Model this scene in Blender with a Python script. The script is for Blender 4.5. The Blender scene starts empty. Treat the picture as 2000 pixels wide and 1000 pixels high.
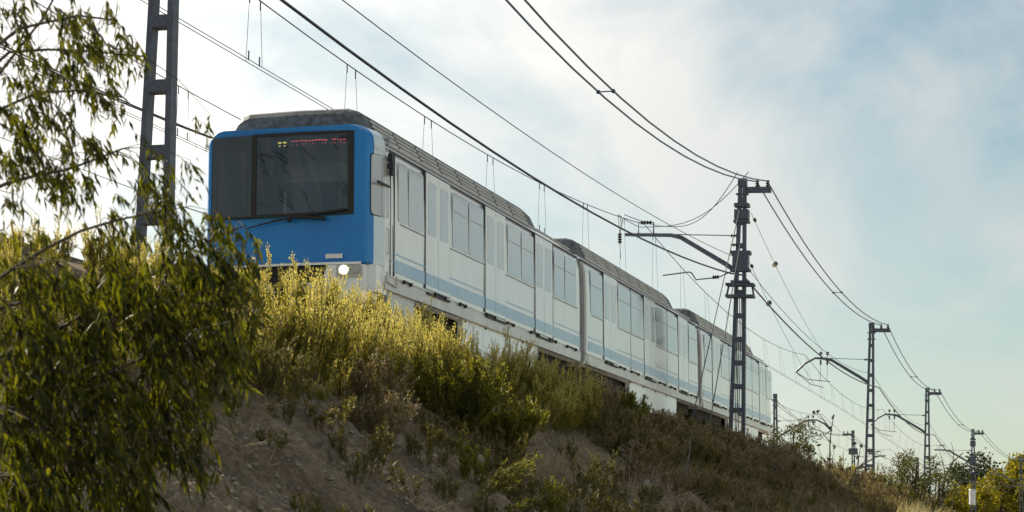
import bpy, math, random
import numpy as np
from mathutils import Vector, Matrix

# ------------------------------------------------------------------ camera, sky, sun, exposure
scene = bpy.context.scene
COL = scene.collection
rng = np.random.default_rng(7)
random.seed(7)

CAM = Vector((12.14, 0.0, -3.8))                 # photographer stands below the embankment
PITCH = math.atan(630 / 4200)
YAW = math.atan(1145 / 4200 * math.cos(PITCH))   # aims left of the track direction (+Y)
cam_data = bpy.data.cameras.new('camera')
cam = bpy.data.objects.new('camera', cam_data)
COL.objects.link(cam)
cam.location = CAM
cam.rotation_euler = (math.pi / 2 + PITCH, 0, YAW)
cam_data.sensor_width = 36
cam_data.lens = 75.6
cam_data.clip_end = 8000
cam_data.dof.use_dof = True
cam_data.dof.focus_distance = 36
cam_data.dof.aperture_fstop = 8.0
scene.camera = cam

SUN_AZ = math.radians(-56)      # measured from +Y towards +X
SUN_EL = math.radians(34)
world = bpy.data.worlds.new('World')
scene.world = world
world.use_nodes = True
wn = world.node_tree
wn.nodes.clear()
W = wn.nodes.new


def wlink(a, b):
    wn.links.new(a, b)


w_out = W('ShaderNodeOutputWorld')
w_bg = W('ShaderNodeBackground')
w_bg.inputs['Strength'].default_value = 0.09
w_sky = W('ShaderNodeTexSky')
w_sky.sky_type = 'NISHITA'
w_sky.sun_disc = False
w_sky.sun_elevation = SUN_EL
w_sky.sun_rotation = SUN_AZ
w_sky.air_density = 1.0
w_sky.dust_density = 1.0
w_sky.ozone_density = 0.6
w_tc = W('ShaderNodeTexCoord')
w_sep = W('ShaderNodeSeparateXYZ')
wlink(w_tc.outputs['Generated'], w_sep.inputs[0])


def wmath(op, a, b=None, clamp=False):
    n = W('ShaderNodeMath'); n.operation = op; n.use_clamp = clamp
    for i, v in enumerate((a, b)):
        if v is None: continue
        if isinstance(v, (int, float)): n.inputs[i].default_value = v
        else: wlink(v, n.inputs[i])
    return n.outputs[0]


# thin high cloud sheet: direction projected on a flat layer overhead
zc = wmath('ADD', wmath('MAXIMUM', w_sep.outputs[2], 0.0), 0.28)
cx = wmath('DIVIDE', w_sep.outputs[0], zc)
cy = wmath('DIVIDE', w_sep.outputs[1], zc)
w_comb = W('ShaderNodeCombineXYZ')
wlink(cx, w_comb.inputs[0]); wlink(cy, w_comb.inputs[1])
w_n1 = W('ShaderNodeTexNoise'); w_n1.inputs['Scale'].default_value = 2.6
w_n1.inputs['Detail'].default_value = 9; w_n1.inputs['Roughness'].default_value = 0.55
w_n1.inputs['Distortion'].default_value = 0.5
w_map = W('ShaderNodeMapping'); w_map.inputs['Location'].default_value = (3.1, 1.7, 0.0)
w_map.inputs['Scale'].default_value = (1.0, 0.62, 1.0)
w_map.inputs['Rotation'].default_value = (0, 0, 0.5)
wlink(w_comb.outputs[0], w_map.inputs[0]); wlink(w_map.outputs[0], w_n1.inputs['Vector'])
w_ramp = W('ShaderNodeValToRGB')
w_ramp.color_ramp.elements[0].position = 0.38; w_ramp.color_ramp.elements[0].color = (0.0, 0.0, 0.0, 1)
w_ramp.color_ramp.elements[1].position = 0.60; w_ramp.color_ramp.elements[1].color = (1, 1, 1, 1)
wlink(w_n1.outputs['Fac'], w_ramp.inputs[0])
# cloud brightness: brighter towards the sun, as thin cloud scatters forward
sun_dir = Vector((math.sin(SUN_AZ) * math.cos(SUN_EL), math.cos(SUN_AZ) * math.cos(SUN_EL), math.sin(SUN_EL)))
w_dot = W('ShaderNodeVectorMath'); w_dot.operation = 'DOT_PRODUCT'
w_nrm = W('ShaderNodeVectorMath'); w_nrm.operation = 'NORMALIZE'
wlink(w_tc.outputs['Generated'], w_nrm.inputs[0])
wlink(w_nrm.outputs[0], w_dot.inputs[0]); w_dot.inputs[1].default_value = sun_dir
d01 = wmath('MAXIMUM', w_dot.outputs['Value'], 0.0)
glow = wmath('POWER', d01, 5.5)
cl_val = wmath('ADD', 4.7, wmath('MULTIPLY', glow, 12.5))
w_cc = W('ShaderNodeCombineColor')
wlink(wmath('MULTIPLY', cl_val, 1.0), w_cc.inputs[0])
wlink(wmath('MULTIPLY', cl_val, 0.985), w_cc.inputs[1])
wlink(wmath('MULTIPLY', cl_val, 0.935), w_cc.inputs[2])
w_mix = W('ShaderNodeMix'); w_mix.data_type = 'RGBA'
cover = wmath('MULTIPLY', w_ramp.outputs[0], wmath('ADD', 0.55, wmath('MULTIPLY', glow, 1.2)))
wlink(wmath('ADD', cover, wmath('MULTIPLY', glow, 1.2), clamp=True), w_mix.inputs[0])
w_tint = W('ShaderNodeMix'); w_tint.data_type = 'RGBA'; w_tint.blend_type = 'MULTIPLY'; w_tint.inputs[0].default_value = 1.0
wlink(w_sky.outputs[0], w_tint.inputs[6]); w_tint.inputs[7].default_value = (0.635, 0.70, 0.63, 1)
wlink(w_tint.outputs[2], w_mix.inputs[6])
wlink(w_cc.outputs[0], w_mix.inputs[7])
wlink(w_mix.outputs[2], w_bg.inputs['Color'])
wlink(w_bg.outputs[0], w_out.inputs['Surface'])

sun_data = bpy.data.lights.new('sun', 'SUN')
sun_data.energy = 5.0
sun_data.angle = math.radians(0.6)
sun_data.color = (1.0, 0.90, 0.70)
sun = bpy.data.objects.new('sun', sun_data)
COL.objects.link(sun)
sun.rotation_euler = (-sun_dir).to_track_quat('-Z', 'Y').to_euler()

vs = scene.view_settings
vs.view_transform = 'Standard'
vs.look = 'None'
vs.gamma = 1
vs.use_curve_mapping = False
vs.exposure = 0.72
scene.cycles.max_bounces = 6
scene.cycles.transparent_max_bounces = 8

# ------------------------------------------------------------------ helpers
f_px = 4200.0
_F = Vector((-math.sin(YAW) * math.cos(PITCH), math.cos(YAW) * math.cos(PITCH), math.sin(PITCH)))
_R = Vector((math.cos(YAW), math.sin(YAW), 0))
_U = _R.cross(_F)


def ray(px, py): return _F + _R * ((px - 1000) / f_px) + _U * ((500 - py) / f_px)
def at_depth(px, py, d): return CAM + ray(px, py) * d
def on_x(px, py, x):
    r = ray(px, py); return CAM + r * ((x - CAM.x) / r.x)


def mat(name, color, rough=0.6, metal=0.0, spec=0.5, coat=0.0, var=0.0, vscale=8.0, bump=0.0, bscale=40.0,
        color2=None, stretch=None, emis=0.0, detail=6):
    m = bpy.data.materials.new(name); m.use_nodes = True
    nt = m.node_tree; b = nt.nodes['Principled BSDF']
    b.inputs['Base Color'].default_value = (*color, 1)
    b.inputs['Roughness'].default_value = rough
    b.inputs['Metallic'].default_value = metal
    b.inputs['Specular IOR Level'].default_value = spec
    b.inputs['Coat Weight'].default_value = coat
    b.inputs['Coat Roughness'].default_value = 0.12; b.inputs['Coat IOR'].default_value = 1.7
    if emis:
        b.inputs['Emission Color'].default_value = (*color, 1); b.inputs['Emission Strength'].default_value = emis
    vec = None
    if var or bump or color2:
        tc = nt.nodes.new('ShaderNodeTexCoord'); vec = tc.outputs['Object']
        if stretch:
            mp = nt.nodes.new('ShaderNodeMapping'); mp.inputs['Scale'].default_value = stretch
            nt.links.new(vec, mp.inputs[0]); vec = mp.outputs[0]
    if var or color2:
        n = nt.nodes.new('ShaderNodeTexNoise'); n.inputs['Scale'].default_value = vscale
        n.inputs['Detail'].default_value = detail; n.inputs['Roughness'].default_value = 0.65
        nt.links.new(vec, n.inputs['Vector'])
        r = nt.nodes.new('ShaderNodeValToRGB')
        c2 = color2 or tuple(max(0, c * (1 - var)) for c in color)
        c1 = color if color2 else tuple(min(1, c * (1 + var * 0.4)) for c in color)
        r.color_ramp.elements[0].position = 0.35; r.color_ramp.elements[0].color = (*c2, 1)
        r.color_ramp.elements[1].position = 0.65; r.color_ramp.elements[1].color = (*c1, 1)
        nt.links.new(n.outputs['Fac'], r.inputs[0]); nt.links.new(r.outputs[0], b.inputs['Base Color'])
    if bump:
        n = nt.nodes.new('ShaderNodeTexNoise'); n.inputs['Scale'].default_value = bscale
        n.inputs['Detail'].default_value = 8
        nt.links.new(vec, n.inputs['Vector'])
        bp = nt.nodes.new('ShaderNodeBump'); bp.inputs['Strength'].default_value = bump
        nt.links.new(n.outputs['Fac'], bp.inputs['Height']); nt.links.new(bp.outputs[0], b.inputs['Normal'])
    return m


def leaf_mat(name, c1, c2, trans=0.5, tcol=None, rough=0.5):
    """leaf: diffuse + translucent, colour differing from leaf to leaf"""
    m = bpy.data.materials.new(name); m.use_nodes = True
    nt = m.node_tree; nt.nodes.clear(); N = nt.nodes.new
    out = N('ShaderNodeOutputMaterial')
    g = N('ShaderNodeNewGeometry')
    r = N('ShaderNodeValToRGB')
    r.color_ramp.elements[0].color = (*c1, 1); r.color_ramp.elements[1].color = (*c2, 1)
    nt.links.new(g.outputs['Random Per Island'], r.inputs[0])
    d = N('ShaderNodeBsdfPrincipled'); d.inputs['Roughness'].default_value = rough
    d.inputs['Specular IOR Level'].default_value = 0.35
    nt.links.new(r.outputs[0], d.inputs['Base Color'])
    t = N('ShaderNodeBsdfTranslucent')
    tm = N('ShaderNodeMix'); tm.data_type = 'RGBA'; tm.blend_type = 'MULTIPLY'; tm.inputs[0].default_value = 1
    nt.links.new(r.outputs[0], tm.inputs[6]); tm.inputs[7].default_value = (*(tcol or (1.0, 1.0, 0.6)), 1)
    nt.links.new(tm.outputs[2], t.inputs['Color'])
    mx = N('ShaderNodeMixShader'); mx.inputs[0].default_value = trans
    nt.links.new(d.outputs[0], mx.inputs[1]); nt.links.new(t.outputs[0], mx.inputs[2])
    nt.links.new(mx.outputs[0], out.inputs['Surface'])
    return m


def link(name, me, parent=None, loc=(0, 0, 0)):
    o = bpy.data.objects.new(name, me); COL.objects.link(o); o.location = loc
    if parent: o.parent = parent
    return o


def empty(name, loc=(0, 0, 0), parent=None):
    return link(name, None, parent, loc)


def tag(o, label=None, cat=None, group=None, kind=None):
    if label: o['label'] = label
    if cat: o['category'] = cat
    if group: o['group'] = group
    if kind: o['kind'] = kind
    return o


class MB:
    """collects polygons for one mesh"""
    def __init__(s): s.v = []; s.f = []; s.m = []
    def add(s, verts, faces, mi=0):
        k = len(s.v); s.v += [tuple(p) for p in verts]
        s.f += [tuple(i + k for i in q) for q in faces]; s.m += [mi] * len(faces); return s
    def box(s, c, d, mi=0, M=None):
        x, y, z = (q / 2 for q in d)
        vs_ = [Vector((sx * x, sy * y, sz * z)) for sz in (-1, 1) for sy in (-1, 1) for sx in (-1, 1)]
        if M: vs_ = [M @ q for q in vs_]
        vs_ = [q + Vector(c) for q in vs_]
        return s.add(vs_, [(0, 2, 3, 1), (4, 5, 7, 6), (0, 1, 5, 4), (2, 6, 7, 3), (0, 4, 6, 2), (1, 3, 7, 5)], mi)
    def hexa(s, p, mi=0):   # 8 corners, order as box
        return s.add(p, [(0, 2, 3, 1), (4, 5, 7, 6), (0, 1, 5, 4), (2, 6, 7, 3), (0, 4, 6, 2), (1, 3, 7, 5)], mi)
    def tube(s, pts, r, n=6, mi=0, caps=True):
        pts = [Vector(p) for p in pts]
        rs = r if isinstance(r, (list, tuple)) else [r] * len(pts)
        vs_, fs = [], []
        ref = Vector((0, 0, 1))
        for i, p in enumerate(pts):
            t = (pts[min(i + 1, len(pts) - 1)] - pts[max(i - 1, 0)]).normalized()
            u = t.cross(ref)
            if u.length < 0.05: u = t.cross(Vector((1, 0, 0)))
            u.normalize(); w = u.cross(t)
            for k in range(n):
                a = 2 * math.pi * (k + .5) / n
                vs_.append(p + (u * math.cos(a) + w * math.sin(a)) * rs[i])
        for i in range(len(pts) - 1):
            for k in range(n):
                k2 = (k + 1) % n
                fs.append((i * n + k, i * n + k2, (i + 1) * n + k2, (i + 1) * n + k))
        if caps:
            fs.append(tuple(range(n))[::-1]); fs.append(tuple(range((len(pts) - 1) * n, len(pts) * n)))
        return s.add(vs_, fs, mi)
    def ball(s, c, r, mi=0, n=10, m=6, sz=1.0):
        vs_ = [Vector((0, 0, r * sz))]
        for i in range(1, m):
            a = math.pi * i / m
            for k in range(n):
                b = 2 * math.pi * k / n
                vs_.append(Vector((r * math.sin(a) * math.cos(b), r * math.sin(a) * math.sin(b), r * sz * math.cos(a))))
        vs_.append(Vector((0, 0, -r * sz)))
        fs = [(0, 1 + k, 1 + (k + 1) % n) for k in range(n)]
        for i in range(m - 2):
            for k in range(n):
                a, b = 1 + i * n + k, 1 + i * n + (k + 1) % n
                fs.append((a, a + n, b + n, b))
        e = len(vs_) - 1; q = 1 + (m - 2) * n
        fs += [(e, q + (k + 1) % n, q + k) for k in range(n)]
        return s.add([p + Vector(c) for p in vs_], fs, mi)
    def lathe(s, base, axis, prof, n=10, mi=0):
        base = Vector(base); t = Vector(axis).normalized()
        u = t.cross(Vector((0, 0, 1)))
        if u.length < .05: u = t.cross(Vector((1, 0, 0)))
        u.normalize(); w = u.cross(t)
        vs_ = [base + t * h + (u * math.cos(2 * math.pi * k / n) + w * math.sin(2 * math.pi * k / n)) * r for h, r in prof for k in range(n)]
        fs = [(i * n + k, i * n + (k + 1) % n, (i + 1) * n + (k + 1) % n, (i + 1) * n + k) for i in range(len(prof) - 1) for k in range(n)]
        fs += [tuple(range(n))[::-1], tuple(range((len(prof) - 1) * n, len(prof) * n))]
        return s.add(vs_, fs, mi)
    def mesh(s, name, mats, smooth=False):
        me = bpy.data.meshes.new(name); me.from_pydata([tuple(p) for p in s.v], [], s.f)
        for m in (mats if isinstance(mats, (list, tuple)) else [mats]): me.materials.append(m)
        me.polygons.foreach_set('material_index', s.m)
        if smooth: me.polygons.foreach_set('use_smooth', [True] * len(s.f))
        me.update(); return me
    def build(s, name, mats, parent=None, smooth=False, loc=(0, 0, 0)):
        return link(name, s.mesh(name, mats, smooth), parent, loc)


def np_mesh(name, V, Q, mats, mi=None, smooth=False):
    """fast mesh from numpy verts and equal-sized faces"""
    me = bpy.data.meshes.new(name)
    V = np.asarray(V, np.float32); Q = np.asarray(Q, np.int32)
    nf, k = Q.shape
    me.vertices.add(len(V)); me.vertices.foreach_set('co', V.ravel())
    me.loops.add(nf * k); me.loops.foreach_set('vertex_index', Q.ravel())
    me.polygons.add(nf); me.polygons.foreach_set('loop_start', np.arange(0, nf * k, k, dtype=np.int32))
    me.polygons.foreach_set('loop_total', np.full(nf, k, np.int32))
    for m in mats: me.materials.append(m)
    if mi is not None: me.polygons.foreach_set('material_index', np.asarray(mi, np.int32))
    if smooth: me.polygons.foreach_set('use_smooth', np.ones(nf, bool))
    me.update(calc_edges=True); me.validate(); return me


# ------------------------------------------------------------------ value noise for the terrain
_perm = rng.random((256, 256))


def vnoise(x, y):
    xi = np.floor(x).astype(int); yi = np.floor(y).astype(int)
    fx = x - xi; fy = y - yi; fx = fx * fx * (3 - 2 * fx); fy = fy * fy * (3 - 2 * fy)
    g = lambda a, b: _perm[a & 255, b & 255]
    return (g(xi, yi) * (1 - fx) + g(xi + 1, yi) * fx) * (1 - fy) + (g(xi, yi + 1) * (1 - fx) + g(xi + 1, yi + 1) * fx) * fy


def fbm(x, y, o=5, gain=.5):
    s = 0; a = 1; t = 0
    for i in range(o):
        s = s + a * (vnoise(x * 2 ** i + 17.3 * i, y * 2 ** i + 9.1 * i) - .5); t += a; a *= gain
    return s / t * 2


def shift(y):
    """the line bends gently to the right far away"""
    return np.where(np.asarray(y) > 140, (np.asarray(y) - 140.0) ** 2 / 1600.0, 0.0)


GRADE = 0.0085


def ground_z(x, y):
    x = np.asarray(x, float); y = np.asarray(y, float)
    yc = np.clip(y, -60, 330)
    u = x - shift(yc)
    top = -0.78 + GRADE * np.clip(y - 32, -40, 120) * .8
    edge = 2.95 + .35 * fbm(y * .12, y * 0 + 3.3, 3)
    du = np.maximum(u - edge, 0)
    slope = .70
    zr = top - slope * du - .10 * np.minimum(du, 1.5)
    dl = np.maximum(-7.6 - u, 0)
    z = np.where(u > 0, zr, top - .6 * dl)
    z = np.maximum(z, -5.4)
    # ballast shoulder under the two tracks
    bal = np.clip((2.15 - np.abs(u)) / .5, 0, 1); bal = np.maximum(bal, np.clip((2.15 - np.abs(u + 4)) / .5, 0, 1))
    z = z + bal * .42
    # gullies and clods on the slope
    sl = np.clip(du / .5, 0, 1) * np.clip((z + 5.35) / .5, .15, 1)
    near = np.clip((140 - y) / 60, 0, 1)
    rough = .30 * fbm(u * .35 + 5, y * .45, 3) + .20 * fbm(u * 1.3, y * 1.3 + 4, 5, .6) + .13 * fbm(u * 4.6, y * 4.2, 4, .75)
    gul = np.abs(fbm(y * .9 + .55 * u, u * .22 + 2, 3)); rough = rough - .09 * np.exp(-(gul / .06) ** 2)
    z = z + sl * near * rough
    z = z + .05 * (1 - bal) * near * fbm(u * 2.2, y * 2.2, 3)
    return z


# ------------------------------------------------------------------ materials
M = {}
M['steel'] = mat('galvanised_steel', (.12, .145, .20), .55, .35, color2=(.075, .08, .10), vscale=7, bump=.1, bscale=60)
M['dark_steel'] = mat('dark_fittings', (.035, .037, .045), .5, .4, var=.3, vscale=9)
M['wire'] = mat('wire_metal', (.035, .036, .055), .45, .5)
M['copper_wire'] = mat('contact_wire_metal', (.06, .055, .055), .4, .6)
M['blue_cable'] = mat('feeder_cable', (.05, .09, .17), .45, .3)
M['insul'] = mat('brown_porcelain', (.03, .022, .022), .25, 0)
M['glass_ball'] = mat('ball_insulator', (.62, .62, .55), .15, 0, coat=.6)
M['white_paint'] = mat('white_train_paint', (.94, .95, .955), .30, .0, coat=1.0, color2=(.87, .88, .88), vscale=2.6, stretch=(1, 1.1, .14), spec=.6, bump=.035, bscale=1.6)
M['lower_paint'] = mat('skirt_paint', (.70, .71, .71), .38, .0, coat=.4, color2=(.54, .54, .53), vscale=2.2, stretch=(1, 1, .35))
M['blue_paint'] = mat('blue_front_paint', (.001, .19, .60), .33, 0, coat=.15, color2=(.002, .225, .64), vscale=1.5)
M['pale_blue'] = mat('glow_paled_cab_blue', (.62, .76, .88), .3, 0, coat=.8, color2=(.70, .82, .90), vscale=2)  # cab blue washed pale; the glow over it is put into the colour
M['band_blue'] = mat('blue_band_paint', (.27, .47, .70), .32, 0, coat=.5, color2=(.37, .56, .74), vscale=1.2, stretch=(1, 1.2, .3))
M['line_dark'] = mat('dark_seam', (.05, .055, .075), .6)
M['bar_grey'] = mat('grey_bar', (.30, .31, .33), .5)
M['bar_dark'] = mat('dark_grey_rod', (.09, .095, .11), .8)
M['black'] = mat('black_rubber', (.012, .012, .013), .55)
M['under'] = mat('underframe_grime', (.02, .019, .018), .8, var=.4, vscale=6)
M['roof_grey'] = mat('roof_unit_grey', (.15, .165, .18), .6, 0, color2=(.045, .052, .06), vscale=5, stretch=(2.0, 1, 2.0), bump=.1, bscale=30)
M['roof_light'] = mat('roof_side_grey', (.50, .51, .52), .5, 0, color2=(.40, .41, .42), vscale=3)
M['louvre'] = mat('louvre_slots', (.055, .06, .068), .6, .2)
M['pane'] = mat('side_window_glass', (.46, .49, .51), .08, 0, coat=1.0, spec=1.0, bump=.04, bscale=1.1)  # pale base colour stands in for sky reflected in the glass
M['bellows'] = mat('gangway_rubber', (.30, .31, .34), .7, var=.4, vscale=8, stretch=(1, 6, .5))
M['dark_pane'] = mat('dark_tinted_glass', (.035, .042, .052), .05, 0, coat=.3)
M['seat'] = mat('seat_cloth', (.12, .13, .15), .8)
M['mask'] = mat('black_window_mask', (.012, .013, .018), .15, 0, coat=.5)
M['interior'] = mat('cab_interior', (.27, .33, .38), .7, var=.3, vscale=2)
M['interior_pale'] = mat('cab_interior_pale', (.50, .50, .50), .6)
M['silver'] = mat('silver_rail', (.6, .62, .64), .3, .6)
M['white_plate'] = mat('white_plate', (.82, .82, .80), .5)
M['number'] = mat('pale_number', (.85, .88, .92), .5)
M['lamp_glass'] = mat('headlamp_housing', (.45, .44, .38), .25, 0, coat=.8)
M['lamp_on'] = mat('lit_headlamp', (1.0, .93, .70), .3, emis=2.2)
M['led_red'] = mat('led_red', (.9, .12, .12), .5, emis=.5)
M['led_yel'] = mat('led_yellow', (.95, .72, .15), .5, emis=.7)
M['led_off'] = mat('display_panel', (.05, .065, .08), .5)
M['box_white'] = mat('cabinet_white', (.72, .74, .76), .5, var=.15, vscale=6)
M['yellow'] = mat('yellow_sign_paint', (.75, .55, .04), .5)
M['wood'] = mat('weathered_wood', (.20, .165, .12), .85, var=.4, vscale=6, stretch=(4, 4, .6))
M['bark'] = mat('bark', (.085, .065, .048), .9, var=.5, vscale=9, bump=.4, bscale=40)
M['twig'] = mat('dry_twig', (.16, .125, .09), .85, var=.4, vscale=20)
M['grey_twig'] = mat('grey_dead_stalk', (.22, .20, .19), .85, var=.3, vscale=14)
M['stem'] = mat('weed_stem', (.11, .10, .045), .8, var=.3, vscale=20)
M['stone'] = mat('pale_stone', (.30, .27, .22), .9, var=.35, vscale=6, bump=.4, bscale=25)
M['rail'] = mat('rail_steel', (.10, .07, .055), .5, .6)
M['concrete'] = mat('sleeper_concrete', (.34, .33, .31), .9, var=.2, vscale=7)
M['willow'] = leaf_mat('tree_leaf', (.008, .016, .004), (.12, .13, .012), .48, (1.6, 1.45, .32))
M['weed'] = leaf_mat('weed_leaf', (.11, .115, .022), (.32, .29, .055), .5, (1.3, 1.2, .4))
M['weed_tip'] = leaf_mat('sunlit_weed_head', (.48, .45, .13), (.72, .66, .30), .52, (1.1, 1.0, .55))  # seed heads, coloured brighter to carry the sunlight on the tips
M['weed_green'] = leaf_mat('green_weed_leaf', (.085, .10, .02), (.20, .20, .036), .5, (1.2, 1.1, .4))
M['brown_weed'] = leaf_mat('brown_weed_leaf', (.14, .108, .055), (.31, .25, .13), .38, (1.0, .9, .6))
M['olive_weed'] = leaf_mat('olive_weed_leaf', (.09, .088, .026), (.19, .17, .055), .42, (1.1, 1.0, .5))
M['straw'] = leaf_mat('dry_straw', (.26, .21, .13), (.50, .42, .27), .3, (1, .95, .7))
M['pale_straw'] = leaf_mat('pale_straw', (.45, .39, .20), (.68, .60, .34), .4, (1, .95, .7))
M['tree_dark'] = leaf_mat('dark_tree_leaf', (.020, .034, .008), (.05, .065, .014), .3, (1.2, 1.1, .4))
M['tree_yellow'] = leaf_mat('yellow_tree_leaf', (.13, .135, .014), (.30, .26, .02), .45, (1.2, 1.1, .4))
M['tree_olive'] = leaf_mat('olive_tree_leaf', (.05, .058, .014), (.12, .115, .025), .4, (1.2, 1.1, .4))


def ground_material():
    m = bpy.data.materials.new('embankment_soil'); m.use_nodes = True
    nt = m.node_tree; b = nt.nodes['Principled BSDF']; N = nt.nodes.new; L = nt.links.new
    b.inputs['Roughness'].default_value = .95; b.inputs['Specular IOR Level'].default_value = .2
    tc = N('ShaderNodeTexCoord')
    n1 = N('ShaderNodeTexNoise'); n1.inputs['Scale'].default_value = .9; n1.inputs['Detail'].default_value = 8
    n2 = N('ShaderNodeTexNoise'); n2.inputs['Scale'].default_value = 14; n2.inputs['Detail'].default_value = 8; n2.inputs['Roughness'].default_value = .7
    vo = N('ShaderNodeTexVoronoi'); vo.inputs['Scale'].default_value = 34
    for n in (n1, n2, vo): L(tc.outputs['Object'], n.inputs['Vector'])
    r1 = N('ShaderNodeValToRGB'); e = r1.color_ramp.elements
    e[0].position = .3; e[0].color = (.185, .142, .098, 1); e[1].position = .68; e[1].color = (.40, .325, .235, 1)
    L(n1.outputs['Fac'], r1.inputs[0])
    r2 = N('ShaderNodeValToRGB'); e = r2.color_ramp.elements
    e[0].position = .3; e[0].color = (.38, .35, .32, 1); e[1].position = .7; e[1].color = (1.2, 1.18, 1.15, 1)
    L(n2.outputs['Fac'], r2.inputs[0])
    mx = N('ShaderNodeMix'); mx.data_type = 'RGBA'; mx.blend_type = 'MULTIPLY'; mx.inputs[0].default_value = 1
    L(r1.outputs[0], mx.inputs[6]); L(r2.outputs[0], mx.inputs[7])
    # pale pebbles in the soil
    r3 = N('ShaderNodeValToRGB'); e = r3.color_ramp.elements
    e[0].position = .10; e[0].color = (1, 1, 1, 1); e[1].position = .20; e[1].color = (0, 0, 0, 1)
    L(vo.outputs['Distance'], r3.inputs[0])
    sep = N('ShaderNodeSeparateColor'); L(vo.outputs['Color'], sep.inputs[0])
    gt = N('ShaderNodeMath'); gt.operation = 'GREATER_THAN'; gt.inputs[1].default_value = .70; L(sep.outputs[0], gt.inputs[0])
    pm = N('ShaderNodeMath'); pm.operation = 'MULTIPLY'; L(r3.outputs[0], pm.inputs[0]); L(gt.outputs[0], pm.inputs[1])
    m2 = N('ShaderNodeMix'); m2.data_type = 'RGBA'; L(pm.outputs[0], m2.inputs[0]); L(mx.outputs[2], m2.inputs[6])
    m2.inputs[7].default_value = (.55, .50, .42, 1)
    # out-of-view dry field past the slope toe, paled to bounce light on the train
    sx = N('ShaderNodeSeparateXYZ'); L(tc.outputs['Object'], sx.inputs[0])
    mr = N('ShaderNodeMapRange'); mr.inputs[1].default_value = 9.0; mr.inputs[2].default_value = 11.5; L(sx.outputs[0], mr.inputs[0])
    m3 = N('ShaderNodeMix'); m3.data_type = 'RGBA'; L(mr.outputs[0], m3.inputs[0]); L(m2.outputs[2], m3.inputs[6]); m3.inputs[7].default_value = (.50, .45, .33, 1)
    L(m3.outputs[2], b.inputs['Base Color'])
    ad = N('ShaderNodeMath'); ad.operation = 'ADD'; L(n2.outputs['Fac'], ad.inputs[0])
    ml = N('ShaderNodeMath'); ml.operation = 'MULTIPLY'; ml.inputs[1].default_value = .5; L(pm.outputs[0], ml.inputs[0]); L(ml.outputs[0], ad.inputs[1])
    bp = N('ShaderNodeBump'); bp.inputs['Strength'].default_value = 1.0; bp.inputs['Distance'].default_value = .09
    L(ad.outputs[0], bp.inputs['Height']); L(bp.outputs[0], b.inputs['Normal'])
    return m


M['soil'] = ground_material()

# ------------------------------------------------------------------ ground
xs = np.concatenate([[-4000, -1500, -500, -200, -90, -50, -30, -20, -15, -12, -10, -8.6, -7.6, -6.8, -6.2, -5.6, -5, -4, -3, -2.4, -2, -1.6, -1, 0, 1, 1.6, 2, 2.3],
                     np.arange(2.5, 9.2, .055), np.arange(9.3, 16, .35), [18, 22, 30, 45, 80, 160, 400, 1200, 4000]])
ys = np.concatenate([[-2000, -600, -200, -80, -40, -20, -8, 0, 4], np.arange(7, 45, .075), np.arange(45, 75, .16), np.arange(75, 140, .45),
                     np.arange(140, 340, 6), [360, 420, 600, 1000, 2000, 4000]])
GX, GY = np.meshgrid(xs, ys)
GXs = GX + shift(np.clip(GY, -60, 330)) * (np.abs(GX) < 80)
GZ = ground_z(GXs, GY)
V = np.stack([GXs.ravel(), GY.ravel(), GZ.ravel()], 1)
nx, ny = len(xs), len(ys)
ii = (np.arange(ny - 1)[:, None] * nx + np.arange(nx - 1)[None, :]).ravel()
Q = np.stack([ii, ii + 1, ii + nx + 1, ii + nx], 1)
g = link('ground', np_mesh('ground', V, Q, [M['soil']], smooth=True))
tag(g, 'bare brown soil embankment falling away from the railway', 'ground', kind='structure')

# ------------------------------------------------------------------ railway tracks (mostly hidden behind the crest)
for tx in (0.0, -4.0):
    t = empty('railway_track', (tx, 0, 0)); tag(t, 'railway track with steel rails on the embankment, ' + ('under the train' if tx == 0 else 'on the far side of the train'), 'track', kind='structure')
    yy = list(np.arange(-30, 330, 6.0))
    for sx in (-.72, .72):
        MB().tube([(sx + float(shift(y)), y, -.07 + GRADE * (min(max(y, -8), 150) - 32) * .9) for y in yy], .06, 4).build('rail', M['rail'], t)
    slp = MB().box((0, 0, 0), (2.4, .24, .16)).mesh('sleeper', M['concrete'])
    for k in range(60):
        y = 8 + k * 1.2
        link('sleeper', slp, t, (0, y, -.21 + GRADE * (y - 32) * .9))

# ------------------------------------------------------------------ the train
train = empty('commuter_train', (-.1, 31.5, 0))
train.scale = (1.06, 1, 1)
train.rotation_euler = (math.atan(.0105), 0, 0)
tag(train, 'white electric train with a bright blue flat cab front and grey roof units', 'train')
PROF = [(1.26, .70), (1.36, .76), (1.40, .86), (1.405, .97), (1.412, 1.25), (1.415, 1.9), (1.412, 2.4), (1.40, 2.78), (1.365, 2.96), (1.30, 3.10), (1.20, 3.19), (1.02, 3.25), (.7, 3.29), (.35, 3.31)]
RING = [(x, z) for x, z in PROF] + [(0, 3.315)] + [(-x, z) for x, z in PROF[::-1]]


def loft(mb, rings, mi=0):
    n = len(rings[0])
    vs_ = [p for r in rings for p in r]
    fs = [(i * n + k, (i + 1) * n + k, (i + 1) * n + k + 1, i * n + k + 1) for i in range(len(rings) - 1) for k in range(n - 1)]
    mb.add(vs_, fs, mi)


def side(x): return 1.418 + 0 * x


def rim_paint(body, y, z): pass


def bow(x): return .10 * (x / 1.2) ** 2


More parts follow.
